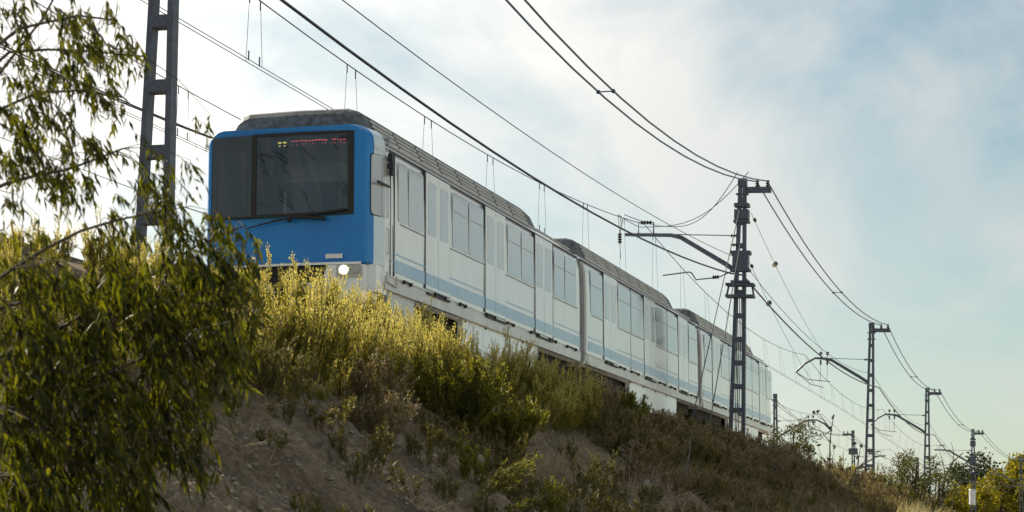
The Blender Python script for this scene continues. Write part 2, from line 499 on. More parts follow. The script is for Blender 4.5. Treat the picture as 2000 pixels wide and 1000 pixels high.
# windscreen opening outline and cab outline sampled with the same number of points
def rrect(x0, x1, z0, z1, r, n=6, rb=None):
    pts = []; rt = r; rb = rb or r
    for cx_, cz_, a0, r in ((x1 - rb, z0 + rb, -90, rb), (x1 - rt, z1 - rt, 0, rt), (x0 + rt, z1 - rt, 90, rt), (x0 + rb, z0 + rb, 180, rb)):
        for k in range(n):
            a = math.radians(a0 + 90 * k / (n - 1)); pts.append((cx_ + r * math.cos(a), cz_ + r * math.sin(a)))
    return pts


def add_glass(name, y0, y1, z0, z1, parent, x=1.424, r=.06, m='pane', th=.006):
    p = rrect(y0, y1, z0, z1, r, 4)
    n = len(p)
    vs_ = [(x, a, b) for a, b in p] + [(x - th, a, b) for a, b in p]
    return MB().add(vs_, [tuple(range(n))] + [(k, (k + 1) % n + 0, (k + 1) % n + n, k + n) for k in range(n)]).build(name, M[m], parent)


def panel(name, y0, y1, z0, z1, parent, x0, x1, m):
    return MB().box(((x0 + x1) / 2, (y0 + y1) / 2, (z0 + z1) / 2), (abs(x1 - x0), y1 - y0, z1 - z0)).build(name, M[m], parent)


def make_car(idx, y0, y1):
    car = empty('carriage', (0, y0, 0), train)
    car['label'] = ['leading carriage with the blue driving cab', 'middle carriage between the two dark gangways', 'rear carriage partly behind the mast'][idx]
    Lc = y1 - y0
    b = MB()
    if idx == 0:
        # nose: outline of the blue cab face, rings going back to the full section
        face = rrect(-1.25, 1.25, 1.10, 3.315, .26, 7, .05)
        ws = rrect(-1.20, 1.085, 1.87, 3.215, .06, 7)
        def ringy(p, y, sx=1, sz0=0): return [(x * sx, y + bow(x), z) for x, z in p] + [(p[0][0] * sx, y + bow(p[0][0]), p[0][1])]
        loft(b, [ringy(ws, .03), ringy(ws, .0)], 3)
        loft(b, [ringy(ws, .0), ringy(face, .0)], 1)
        mid1 = rrect(-1.285, 1.285, 1.09, 3.325, .26, 7, .05); mid2 = rrect(-1.33, 1.33, 1.085, 3.33, .27, 7, .05); mid3 = rrect(-1.40, 1.40, 1.08, 3.325, .28, 7, .05)
        r2 = [(x, .05 + bow(1.2) * abs(x) / 1.2, z) for x, z in mid1]; r3 = [(x, .19 + bow(1.2) * abs(x) / 1.2, z) for x, z in mid2]; r4 = [(x, .62, z) for x, z in mid3]
        cl = lambda r: r + [r[0]]
        loft(b, [ringy(face, .0), cl(r2)], 1)
        loft(b, [cl(r2), cl(r3)], 1)
        loft(b, [cl(r3), cl(r4)], 2)
        ystart = .60
    else:
        ystart = 0.0
    yl = [ystart, ystart + .02] + list(np.linspace(ystart + .4, Lc - .3, 8)) + [Lc - .12, Lc]
    rings = []
    for y in yl:
        s = 1.0
        if y < ystart + .01 or y > Lc - .01: s = .985
        if y > Lc - .13 and y < Lc - .01: s = .995
        rings.append([(x * s, y, z) for x, z in RING])
    loft(b, rings, 0)
    # end walls
    b.add(rings[-1], [tuple(range(len(RING)))], 0)
    if idx: b.add(rings[0], [tuple(range(len(RING)))[::-1]], 0)
    body = b.build('body_shell', [M['white_paint'], M['blue_paint'], M['pale_blue'], M['black']], car, smooth=False)
    # paint bands and trim along both sides
    ya = 1.05 if idx == 0 else .12
    yb = Lc - .12
    for s in (1, -1):
        panel('blue_band', ya, yb, 1.06, 1.27, car, s * 1.40, s * 1.4175, 'band_blue')
        panel('thin_blue_band', ya, yb, 1.345, 1.375, car, s * 1.40, s * 1.4172, 'band_blue')
        panel('belt_line', ya + .3, yb - .2, 1.868, 1.884, car, s * 1.40, s * 1.4195, 'line_dark')
        panel('sill_strip', ya - .2, yb, .955, .985, car, s * 1.38, s * 1.425, 'lower_paint')
        panel('roof_gutter', ya - .45, yb + .05, 3.03, 3.055, car, s * 1.31, s * 1.362, 'line_dark')
        # lower skirt skin
        panel('skirt', (.62 if idx == 0 else .05), Lc - .05, .74, .945, car, s * 1.372, s * 1.417, 'lower_paint')
    # doors: two leaves each with a window and a recess line
    if idx == 0: doors = [(2.75, 4.15), (6.45, 7.85), (10.15, 11.55)]
    else: doors = [(1.7, 3.1), (6.3, 7.7), (10.9, 12.3)]
    for d0, d1 in doors:
        dm = (d0 + d1) / 2
        panel('door_frame', d0 - .03, d1 + .03, .99, 3.00, car, 1.36, 1.4185, 'line_dark')
        for a, c in ((d0, dm - .008), (dm + .008, d1)):
            leafm = panel('door_leaf', a, c, 1.0, 2.985, car, 1.38, 1.4245, 'white_paint')
            panel('blue_band', a, c, 1.06, 1.27, car, 1.40, 1.4262, 'band_blue')
            add_glass('door_window', a + .11, c - .11, 1.93, 2.84, car, x=1.4285, r=.07)
        panel('door_step', d0 + .05, d1 - .05, .905, .945, car, 1.39, 1.445, 'black')
    # fixed windows between the doors
    if idx == 0: wins = [(1.25, 1.72), (1.80, 2.6), (4.32, 5.28), (5.36, 6.3), (8.02, 8.98), (9.06, 10.0), (11.72, 12.6), (12.68, 13.7)]
    else: wins = [(.35, 1.55), (3.25, 4.65), (4.73, 6.15), (7.85, 9.25), (9.33, 10.75), (12.45, 13.75)]
    for a, c in wins:
        panel('window_frame', a - .025, c + .025, 1.90, 2.93, car, 1.39, 1.4195, 'line_dark') if False else None
        w = add_glass('window', a, c, 1.915, 2.90, car, x=1.4235, r=.06)
        if c - a > .8:
            panel('window_bar', a + .05, c - .05, 2.56, 2.572, car, 1.41, 1.4262, 'bar_grey')
    # body panel seams
    for y in ([1.08, 2.68, 6.36, 10.06, 11.64] if idx == 0 else [1.62, 4.69, 9.29, 12.38]):
        panel('panel_seam', y - .006, y + .006, 1.0, 3.0, car, 1.40, 1.4183, 'line_dark')
    # black latches along the sill
    if idx == 0: hs = [(1.48, 1.9), (3.2, 3.85), (4.7, 5.1), (6.4, 7.05), (7.9, 8.4), (9.7, 10.35), (11.2, 11.8), (12.75, 13.6)]
    else: hs = [(1.8, 2.5), (3.3, 3.9), (4.6, 5.5), (6.4, 7.0), (8.1, 8.9), (9.6, 10.3), (11.2, 11.9), (12.6, 13.5)]
    for a, c in hs:
        m = MB(); m.box((1.435, (a + c) / 2, .965), (.035, c - a, .022)); m.box((1.44, a + .03, .95), (.045, .05, .06)); m.box((1.44, c - .03, .95), (.045, .05, .06))
        m.build('sill_latch', M['black'], car)
    # underframe with equipment cases and bogies
    m = MB(); m.box((0, Lc / 2, .60), (2.3, Lc - .5, .26)); m.build('underframe', M['under'], car)
    bog = [(2.4, 5.2), (10.6, 13.6)] if idx == 0 else [(1.9, 4.8), (10.9, 13.5)]
    for a, c in ((bog[0][1] + .0, bog[1][0]),):
        n = 4; st = (c - a) / n
        for k in range(n):
            mm = MB(); mm.box((1.30, a + st * (k + .5), .45), (.10, st - .015, .62)); mm.build('equipment_case', M['white_paint'], car)
            panel('case_hinge', a + st * k + .1, a + st * k + .2, .70, .73, car, 1.345, 1.36, 'black')
    if idx == 0:
        MB().box((1.30, 1.65, .45), (.10, 1.4, .62)).build('equipment_case', M['lower_paint'], car)
    for a, c in bog:
        cy_ = (a + c) / 2
        m = MB(); m.box((0, cy_, .5), (2.2, 2.5, .2)); m.box((1.02, cy_, .46), (.12, 2.4, .24)); m.box((-1.02, cy_, .46), (.12, 2.4, .24))
        m.build('bogie', M['under'], car)
        for q in (-.85, .85):
            MB().lathe((-.80, cy_ + q, .36), (1, 0, 0), [(0, .0), (0, .40), (.12, .42), (.12, .38), (1.48, .38), (1.48, .42), (1.6, .40), (1.6, 0)][1:-1], 16).build('wheelset', M['under'], car)
    # roof unit with louvres
    p0, p1 = (.45, 11.9) if idx == 0 else (.55, 12.4)
    b = MB()
    def prof(w, wt, zb, zt): return [(w, zb), (w * .995, zb + .05), (wt + .08, zt - .10), (wt, zt - .04), (wt - .10, zt - .005), (0, zt + .01), (-wt + .10, zt - .005), (-wt, zt - .04), (-wt - .08, zt - .10), (-w * .995, zb + .05), (-w, zb)]
    rs = []
    for y, k, dz in ((p0, .93, -.33), (p0 + .03, .945, -.13), (p0 + .10, .97, -.055), (p0 + .22, .985, -.015), (p0 + .4, 1, 0), (p1 - 1.0, 1, 0), (p1 - .35, .99, -.05), (p1 - .1, .95, -.18), (p1, .9, -.36)):
        rs.append([(x * k, y, z) for x, z in prof(1.13, .90, 3.20, 3.72 + dz)])
    loft(b, rs, 0); b.add(rs[0], [tuple(range(11))[::-1]], 0); b.add(rs[-1], [tuple(range(11))], 0)
    pod = b.build('roof_unit', [M['roof_grey']], car, smooth=False)
    # sloping side cladding and slats
    nL = 8 if idx == 0 else 8
    ls = p0 + .55; le = p1 - 1.1; st = (le - ls) / nL
    for s in (1, -1):
        for k in range(nL):
            m = MB()
            a, c = ls + k * st + .05, ls + (k + 1) * st - .05
            for t_ in (0.06, .30, .54, .78):
                def P(t, off): return (s * (1.128 * (1 - t) + .985 * t + off), 3.265 + .34 * t)
                (xa, za), (xb, zb) = P(t_, .012), P(t_ + .13, .03)
                for (x1_, z1_), (x2_, z2_) in (((xa, za), (xb, zb)),):
                    m.hexa([(x1_ - s * .05, a, z1_), (x1_, a, z1_), (x1_ - s * .05, c, z1_), (x1_, c, z1_), (x2_ - s * .05, a, z2_), (x2_, a, z2_), (x2_ - s * .05, c, z2_), (x2_, c, z2_)])
            m.build('louvre', M['roof_light'] if k % 3 else M['roof_light'], car)
            (xa, za), (xb, zb) = P(0, .002), P(1.08, .002)
            MB().hexa([(xa - s * .06, a - .02, za), (xa, a - .02, za), (xa - s * .06, c + .02, za), (xa, c + .02, za), (xb - s * .06, a - .02, zb), (xb, a - .02, zb), (xb - s * .06, c + .02, zb), (xb, c + .02, zb)]).build('louvre_recess', M['louvre'], car)
    # roof edge rail
    MB().tube([(1.22, .8, 3.215), (1.22, Lc - .2, 3.215)], .018, 5).build('roof_edge_rail', M['roof_light'], car)
    return car


cars = [make_car(0, 0, 14.15), make_car(1, 14.75, 28.75), make_car(2, 29.35, 42.9)]
for i, (a, c) in enumerate(((14.1, 14.8), (28.7, 29.4))):
    b = MB(); n = 7
    rs = []
    for k in range(2 * n + 1):
        y = a + (c - a) * k / (2 * n); s = .93 if k % 2 else .965
        rs.append([(x * s, y, .62 + (z - .62) * (.97 if k % 2 else .99)) for x, z in RING])
    loft(b, rs, 0)
    o = b.build('gangway', M['bellows'], train)

# cab details
cab = cars[0]


def on_face(name, pts, m, y=-.006, parent=cab):
    n = len(pts)
    return MB().add([(x, y + bow(x), z) for x, z in pts] + [(x, y + .01 + bow(x), z) for x, z in pts],
                    [tuple(range(n))] + [(k, k + n, (k + 1) % n + n, (k + 1) % n) for k in range(n)]).build(name, M[m], parent)


def bar(name, x0, x1, z0, z1, m, y=-.006, parent=cab, n=8):
    xsb = np.linspace(x0, x1, n)
    return on_face(name, [(x, z0) for x in xsb] + [(x, z1) for x in xsb[::-1]], m, y, parent)


# glass: clear tinted pane over the cab interior
gm = bpy.data.materials.new('windscreen_glass'); gm.use_nodes = True
nt = gm.node_tree; nt.nodes.clear()
_o = nt.nodes.new('ShaderNodeOutputMaterial'); _t = nt.nodes.new('ShaderNodeBsdfTransparent'); _g = nt.nodes.new('ShaderNodeBsdfGlossy')
_t.inputs[0].default_value = (.55, .62, .68, 1); _g.inputs['Roughness'].default_value = .02; _g.inputs[0].default_value = (.9, .95, 1, 1)
_f = nt.nodes.new('ShaderNodeFresnel'); _f.inputs[0].default_value = 1.75
_m = nt.nodes.new('ShaderNodeMixShader')
nt.links.new(_f.outputs[0], _m.inputs[0]); nt.links.new(_t.outputs[0], _m.inputs[1]); nt.links.new(_g.outputs[0], _m.inputs[2]); nt.links.new(_m.outputs[0], _o.inputs[0])
M['windscreen'] = gm
bar('windscreen', -.45, 1.075, 1.885, 3.205, 'windscreen', -.004)
bar('door_glass', -1.19, -.51, 1.885, 3.205, 'mask', -.004)
bar('front_door_window', -1.07, -.60, 1.93, 2.94, 'dark_pane', -.009)
bar('windscreen_pillar', -.52, -.44, 1.875, 3.215, 'black', -.014, n=3)
bar('windscreen_edge', 1.0, 1.087, 1.872, 3.213, 'black', -.012, n=3)
bar('windscreen_edge', -.44, 1.0, 3.165, 3.215, 'black', -.010)
bar('windscreen_edge', -.44, 1.0, 1.868, 1.915, 'black', -.010)
bar('windscreen_edge', -1.195, -.51, 1.868, 1.90, 'black', -.010)
# cab interior
m = MB(); m.box((0, 1.30, 2.3), (2.5, .05, 2.0)); m.box((0, .75, 1.62), (2.5, 1.2, .04)); m.box((0, .7, 3.22), (2.4, 1.2, .04))
m.build('cab_bulkhead', M['interior'], cab)
MB().box((.2, .38, 1.78), (1.5, .5, .22)).build('driver_console', M['interior'], cab)
MB().box((.2, 1.26, 2.78), (1.5, .02, .3)).build('bulkhead_panel', M['interior_pale'], cab)
MB().box((-.16, .55, 2.08), (.05, .05, .55)).build('cab_post', M['interior_pale'], cab)
m = MB(); m.box((.45, .85, 2.10), (.42, .12, .62)); m.box((.45, .82, 2.46), (.26, .10, .16)); m.build('driver_seat', M['seat'], cab)
# destination display behind the glass
disp = bar('destination_display', -.30, .98, 2.985, 3.135, 'led_off', .06)
m = MB(); my = MB()
yy = .055
random.seed(3)
segs = [(.10, .62), (.72, .94)]
for a, c in segs:
    x = a
    while x < c:
        w = random.uniform(.02, .05); tilt = .03 * random.random()
        m.box((x + w / 2, yy + bow(x), 3.085 + random.uniform(-.006, .006)), (w, .004, random.uniform(.010, .020)))
        if random.random() < .75: m.box((x + w / 2, yy + bow(x), 3.033), (w * .4, .004, .010))
        x += w + random.uniform(.004, .014)
for a in (-.09, -.01):
    my.box((a, yy + bow(a), 3.07), (.055, .004, .02)); my.box((a, yy + bow(a), 3.02), (.028, .004, .012))
m.build('red_lettering', M['led_red'], disp); my.build('yellow_lettering', M['led_yel'], disp)
# wipers
m = MB(); m.tube([(-.58, -.02, 1.70), (-.1, -.05, 1.80), (.35, -.06, 1.86), (1.0, .02, 1.95)], [.010, .016, .022, .018], 6)
m.tube([(.12, -.07, 1.78), (.12, -.03, 1.86)], .035, 8)
m.tube([(.12, -.05, 1.84), (.45, -.05, 1.83), (.68, -.03, 1.80)], [.02, .03, .028], 6); m.build('windscreen_wiper', M['black'], cab)
# front lower part
bar('bumper_strip', -1.21, 1.21, 1.075, 1.112, 'white_paint', -.03)
m = MB(); m.box((0, .35, .72), (2.2, .5, .70)); m.build('front_recess', M['under'], cab)
for s in (1, -1):
    m = MB()
    pts = [(.62, .34), (1.16, .40), (1.25, .70), (1.245, 1.07), (.72, 1.07), (.66, .98)]
    n = len(pts)
    m.add([(s * x, bow(x) - .02, z) for x, z in pts] + [(s * x * 1.03, bow(x) + .62, z) for x, z in pts], [tuple(range(n)) if s < 0 else tuple(range(n))[::-1]] + [(k, k + n, (k + 1) % n + n, (k + 1) % n) for k in range(n)])
    m.build('front_valance', M['white_paint'], cab)
    m = MB(); m.box((s * 1.285, .52, .87), (.20, .55, .43)); m.build('corner_valance', M['white_paint'], cab)
    p = rrect(.84, 1.225, .865, 1.065, .04, 4)
    hl = on_face('headlamp', [(s * x, z) for x, z in (p if s > 0 else p[::-1])], 'lamp_glass', -.035)
    MB().lathe((s * .955, -.035 + bow(.955), .985), (0, -1, 0), [(0, .072), (.02, .068), (.03, .04)], 16).build('lamp_lens', M['lamp_on'], hl)
    MB().lathe((s * .955, -.03 + bow(.955), .985), (0, -1, 0), [(0, .092), (.018, .092), (.018, .076), (.0, .076)], 18).build('lamp_ring', M['silver'], hl)
    MB().lathe((s * 1.13, -.035 + bow(1.13), .985), (0, -1, 0), [(0, .06), (.012, .05)], 14).build('tail_lens', M['lamp_glass'], hl)
MB().tube([(0, .2, .72), (0, -.25, .72)], .09, 8).build('coupler', M['dark_steel'], cab)
bar('buffer_beam', -.62, .60, .66, .80, 'white_plate', .02)
bar('white_notice_plate', .67, .925, 1.175, 1.245, 'white_plate', -.012, n=3)
# cab side window, mirror, door, number, grab rails
for s in (1,):
    def cabx(y): return float(np.interp(y, [.15, .29, .62, .8], [1.288, 1.334, 1.405, 1.418]))
    def cab_quad(name, y0, y1, z0, z1, m, off=.006, parent=cab, r=.07):
        p = rrect(y0, y1, z0, z1, r, 5); n = len(p)
        f = lambda a, b, o: (cabx(a) + o, a, b)
        return MB().add([f(a, b, off) for a, b in p] + [f(a, b, off - .02) for a, b in p], [tuple(range(n))] + [(k, (k + 1) % n, (k + 1) % n + n, k + n) for k in range(n)]).build(name, M[m], parent)
    cab_quad('cab_window_seal', .205, .765, 1.873, 2.872, 'black', .004)
    cab_quad('cab_side_window', .215, .50, 1.885, 2.86, 'pane', .010)
    cab_quad('cab_side_window', .52, .745, 1.885, 2.86, 'pane', .010)
    MB().box((1.42, .5, 2.40), (.03, .56, .035)).build('window_rail', M['black'], cab)
    m = MB(); m.box((1.47, .70, 2.86), (.07, .09, .12)); m.box((1.475, .71, 2.73), (.075, .09, .10)); m.box((1.475, .71, 2.62), (.065, .08, .10)); m.box((1.44, .75, 2.74), (.10, .03, .03))
    m.build('side_mirror', M['dark_steel'], cab)
    panel('cab_door_seam', .86, .872, .98, 2.98, cab, 1.39, 1.4215, 'line_dark')
    panel('cab_door_seam', 1.03, 1.042, .98, 2.98, cab, 1.39, 1.4215, 'line_dark')
    MB().tube([(1.415, .84, 1.2), (1.46, .84, 1.22), (1.46, .84, 1.78), (1.415, .84, 1.8)], .012, 6).build('grab_rail', M['silver'], cab)
    MB().tube([(1.40, .70, 1.30), (1.44, .70, 1.32), (1.44, .70, 1.70), (1.40, .70, 1.72)], .012, 6).build('grab_rail', M['silver'], cab)
    m = MB(); m.tube([(1.43, .66, 1.02), (1.43, .66, .86), (1.43, 1.15, .82), (1.43, 1.15, 1.0)], .014, 6); m.build('cab_step', M['lower_paint'], cab)
fc = bpy.data.curves.new('cab_number', 'FONT'); fc.body = 'M-6123'; fc.size = .135; fc.extrude = .002
to = bpy.data.objects.new('tmp', fc); COL.objects.link(to)
bpy.context.view_layer.update()
me = bpy.data.meshes.new_from_object(to.evaluated_get(bpy.context.evaluated_depsgraph_get()))
bpy.data.objects.remove(to); me.materials.append(M['number'])
o = link('cab_number', me, cab); o.location = (1.342, .28, 2.93)
o.rotation_euler = Matrix(((0, 0, 1), (1, 0, 0), (0, 1, 0))).to_euler()
o.rotation_euler.rotate_axis('Y', math.radians(-12.5))

# ------------------------------------------------------------------ overhead line masts
def gz(x, y): return float(ground_z(x, y))


UNIT = MB().box((0, 0, 0), (1, 1, 1)).mesh('batten', M['steel'])


def insulator(mb, base, axis, length=.22, r=.055, n=4, mi=0):
    prof = []
    for k in range(n):
        h = length * k / n
        prof += [(h, r * .45), (h + length / n * .25, r), (h + length / n * .6, r), (h + length / n * .85, r * .45)]
    mb.lathe(base, axis, prof, 8, mi)


def make_mast(x, y, top, lean, label, sgn=-1, canti=True, dz=0.0, feeder=True, det=0, reach=2.9, armz=4.85, bw=.50, style=0, wt=.22, step=.67, lw=.10):
    z0 = gz(x, y) - .3
    t = empty('catenary_mast', (x, y, z0)); t.rotation_euler = (0, math.radians(lean), 0)
    tag(t, label, 'mast', 'masts along the railway')
    H = top - z0
    wb = bw
    Wd = lambda z: wb + (wt - wb) * z / H
    for s in (-1, 1):
        m = MB()
        def sec(z):
            c = s * Wd(z) / 2; a = s * -lw
            return [(c, -.08, z), (c, .08, z), (c + a, .08, z), (c + a, -.08, z)]
        A, B = sec(0), sec(H)
        m.add(A + B, [(0, 1, 5, 4), (1, 2, 6, 5), (2, 3, 7, 6), (3, 0, 4, 7), (3, 2, 1, 0), (4, 5, 6, 7)])
        m.build('leg', M['steel'], t)
    z = .45
    while z < H - .1:
        o = link('batten', UNIT, t, (0, 0, z)); o.scale = (Wd(z) - .012, .172, .135); z += step
    o = link('mast_cap', UNIT, t, (0, 0, H - .08)); o.scale = (wt + .03, .19, .22)
    k = 1 if x > -2 else -1
    if feeder:
        m = MB(); m.box((k * .45, 0, H - .30), (.75, .10, .17)); m.build('feeder_arm', M['steel'], t)
        for q in (.42, .72):
            m = MB(); insulator(m, (k * q, 0, H - .21), (0, 0, 1), .2, .06, 3); m.build('insulator', M['insul'], t)
    if canti:
        d = -k
        a = armz - z0 + dz
        px = [(d * .12, a), (d * .45, a + .22), (d * 1.75, a + .98), (d * 2.05, a + 1.05), (d * reach, a + 1.07)]
        if style: px += [(d * (reach + .45), a + .82), (d * (reach + .85), a + .42)]
        m = MB(); m.tube([(p, 0, q) for p, q in px], [.07, .07, .065, .06] + [.05] * (len(px) - 4), 6); m.build('cantilever_arm', M['steel'], t)
        m = MB(); m.tube([(d * .15, 0, a + 1.03), (d * 1.95, 0, a + 1.07)], .014, 5)
        insulator(m, (d * .12, 0, a + 1.03), (d, 0, 0), .2, .05, 3); m.build('stay_rod', M['dark_steel'], t)
        if style:
            for q in (reach - .55, reach - .25):
                m = MB(); m.tube([(d * q, 0, a + 1.1), (d * q, 0, a + 1.3)], .018, 5); insulator(m, (d * q, 0, a + 1.22), (0, 0, 1), .15, .085, 2); m.build('insulator', M['insul'], t)
                m = MB(); insulator(m, (d * q, 0, a + .98), (0, 0, -1), .22, .055, 3); m.tube([(d * q, 0, a + .8), (d * q, 0, a + .02)], .010, 4); m.build('hanger', M['dark_steel'], t)
            m = MB(); m.tube([(d * (reach + .85), 0, a + .42), (d * (reach + .3), 0, a + .1), (d * (reach - .7), 0, a + .02)], .016, 5); m.tube([(d * (reach + .85), 0, a + .42), (d * (reach + .2), 0, a - .1), (d * (reach - .4), 0, a - .25)], .016, 5); m.build('steady_arm', M['dark_steel'], t)
        else:
            m = MB(); c = d * (reach - .62)
            m.tube([(c - .22, 0, a + 1.1), (c - .22, 0, a + 1.42), (c + .22, 0, a + 1.42), (c + .22, 0, a + 1.1)], .022, 5); insulator(m, (c - .17, 0, a + 1.42), (1, 0, 0), .34, .06, 4); m.build('saddle_insulator', M['dark_steel'], t)
            m = MB(); m.tube([(d * 2.25, 0, a - .12), (d * 1.5, 0, a - .02), (d * 1.42, 0, a - .04), (d * 1.28, 0, a - .24), (d * .9, 0, a - .20), (d * .7, 0, a - .18)], .020, 6); m.build('steady_arm', M['steel'], t)
            m = MB(); insulator(m, (d * .62, 0, a - .16), (d, -0, -.05), .2, .06, 3); m.tube([(d * .62, 0, a - .16), (d * .12, 0, a + .06)], .018, 5); m.build('insulator', M['insul'], t)
    for zz in (H - .42, H - .70):
        o = link('clamp', UNIT, t, (0, 0, zz)); o.scale = (Wd(zz) + .12, .20, .035)
    if det == 2:
        for zz, w, h in ((H - .75, .42, .10), (H - 1.02, .40, .28), (H - 1.22, .44, .07), (H - 2.12, .56, .10), (H - 2.38, .44, .42), (H - 2.62, .56, .07), (H - 2.95, .52, .05)):
            o = link('equipment_bracket', UNIT, t, (0, 0, zz)); o.scale = (w, .34, h)
        m = MB()
        for zz in (H - 3.05, H - 3.38): m.box((.02, -.1, zz), (.80, .42, .07))
        for sx in (-.34, .38): m.box((sx, -.1, H - 3.22), (.05, .05, .32), M=Matrix.Rotation(.18 * (1 if sx < 0 else -1), 3, 'Y'))
        m.build('platform_frame', M['steel'], t)
        for q in (-.05, .0, .05): MB().tube([(q, -.05, .3), (q, -.05, H - 3.3)], .012, 5).build('conduit', M['dark_steel'], t)
        m = MB(); insulator(m, (d * .10, -.1, H - 1.9), (d, 0, 0), .2, .05, 3); m.build('insulator', M['insul'], t)
    return t


NM = [(2.49, 21.0), (2.43, 60.2), (2.47, 96.6), (2.42, 131.0), (3.1, 168.5), (5.4, 208.0)]
labels_n = ['close blue-grey lattice mast rising behind the tree leaves left of the train',
            'tall lattice mast loaded with brackets, standing in front of the rear of the train',
            'lattice mast just right of the train tail, its arm bent down at the tip',
            'lattice mast standing among bushes right of the mast by the train tail',
            'mast with a white cylinder box on its lower shaft before the dark tree',
            'farthest near-side mast, at the right edge before the yellow tree']
masts = []
for i, (x, y) in enumerate(NM):
    masts.append(make_mast(x, y, 7.5 if i else 6.7, [.9, 2.2, 2.2, 1.8, 1.5, 1.0][i], labels_n[i], dz=-.9 if i == 0 else 0,
                           det=2 if i in (1, 4) else 0, lw=.066 if i == 0 else .10, bw=.42 if i == 0 else .50, wt=.14 if i == 0 else .22, step=.72 if i == 0 else .67, style=1 if i in (2, 3) else 0, reach=3.4 if i == 1 else 2.95 if i not in (2, 3) else 2.5))
t5 = masts[4]
MB().lathe((-.05, -.3, 2.0), (0, 0, 1), [(0, .22), (.05, .25), (1.15, .25), (1.2, .22)], 14).build('white_cabinet', M['box_white'], t5)
FM = [(-7.0, 60.0), (-7.0, 97.0), (-7.0, 134.0), (-6.6, 175.0), (-4.7, 216.0), (.95, 260.0)]
labels_f = [None, None, 'far-side mast seen at the very tail of the train, arm rising to the right',
            'short far-side mast carrying a white cabinet beside a yellow board',
            'small far-side mast above the olive bushes', 'faint far-side mast in front of the yellow tree crown']
for i, (x, y) in enumerate(FM):
    if not labels_f[i]: continue
    t = make_mast(x, y, 8.0 if i > 2 else 7.6, 0.5, labels_f[i], feeder=i > 2, style=1 if i < 3 else 0, reach=2.6, armz=4.9, det=0, bw=.42)
    if i == 3:
        MB().box((-.5, -.3, 4.35), (.62, .5, 1.7)).build('white_cabinet', M['box_white'], t)
        MB().box((.02, -.35, 4.45), (.26, .06, 2.1)).build('yellow_board', M['yellow'], t)
        for zz in (H_ for H_ in (2.6, 6.6)): MB().box((0, 0, zz), (.7, .4, .5)).build('equipment_bracket', M['steel'], t)

# ------------------------------------------------------------------ wires
def wire(name, pts, r, m, label, group='overhead wires along the railway', parent=None, n=6):
    o = MB().tube(pts, r, n).build(name, M[m], parent)
    if label: tag(o, label, 'wire', group)
    return o


def span(a, b, sag, n=14, skip=False):
    a, b = Vector(a), Vector(b); out = []
    for k in range(1 if skip else 0, n + 1):
        t = k / n; p = a.lerp(b, t); p.z -= 4 * sag * t * (1 - t); out.append(p)
    return out


def chain(pts, sags):
    out = []
    for i in range(len(pts) - 1): out += span(pts[i], pts[i + 1], sags[i], skip=i > 0)
    return out


def lean_at(i, z): return math.tan(math.radians([.9, 2.2, 2.2, 1.8, 1.5, 1.0][i])) * (z - gz(*NM[i]))


# feeder pair on the mast tops
for j, off in enumerate((.42, .72)):
    P = [(2.7 + off, -20, 6.3)] + [(x + off + lean_at(i, 7.4), y, (7.42 if i else 6.6)) for i, (x, y) in enumerate(NM)] + [(13.5, 262, 7.5)]
    wire('feeder_wire', chain(P, [1.4, 1.42, .86, .86, .9, .9, 1.2]), .020, 'blue_cable',
         ['inner', 'outer'][j] + ' of the two blue feeder cables sagging between the mast tops', n=7)
fs = []
for y, z in ((40.0, None), (78.5, None), (113.0, None), (149, None)):
    i = [k for k in range(5) if NM[k][1] < y < NM[k + 1][1]][0]
    t = (y - NM[i][1]) / (NM[i + 1][1] - NM[i][1])
    sg = [1.42, .86, .86, .9][i]
    z0_, z1_ = (7.42 if i else 6.6), 7.42
    zz = z0_ + (z1_ - z0_) * t - 4 * sg * t * (1 - t)
    x0_ = NM[i][0] + lean_at(i, 7.4) + (NM[i + 1][0] + lean_at(i + 1, 7.4) - NM[i][0] - lean_at(i, 7.4)) * t
    m = MB(); m.tube([(x0_ + .40, y, zz), (x0_ + .74, y, zz)], .013, 6)
    for q in (.42, .72): m.ball((x0_ + q, y, zz), .045, n=8, m=5)
    tag(m.build('cable_spacer', M['blue_cable']), ['small spacer clamp joining the feeder cables high above the train', 'spacer clamp on the feeder cables right of the bracket-laden mast', 'spacer clamp on the feeder cables beyond the train tail', 'spacer clamp on the farthest visible feeder span'][i], 'clamp')


def fitline(x0, zf, ya, yb, n=24): return [(x0, y, zf(y)) for y in np.linspace(ya, yb, n)]


# heavy cable and thin wire on the mast faces
hv = fitline(2.38, lambda y: 3.43 + .0016 * (y - 31) ** 2, 2, 60.2)
hv += chain([(2.6 + lean_at(1, 4.7) - .1, 60.3, 4.75), (2.6 + lean_at(2, 4.6) + .25, 96.6, 4.62), (2.6 + lean_at(3, 4.6) + .25, 131, 4.72), (3.3, 168.5, 4.8), (5.7, 208, 4.9), (12.9, 262, 5)], [.62, .62, .62, .6, .8])
wire('heavy_cable', hv, .023, 'wire', 'thickest dark cable running diagonally above the train roof')
th = fitline(2.42, lambda y: 4.06 + .00112 * (y - 27) ** 2, 0, 60.0)
th += chain([(2.6, 60.2, 5.3), (2.75, 96.6, 5.25), (2.75, 131, 5.3), (3.3, 168.5, 5.4), (5.6, 208, 5.5), (12.8, 262, 5.5)], [.75, .7, .7, .7, .8])
wire('thin_wire', th, .009, 'wire', 'thin single wire just above the heavy diagonal cable')


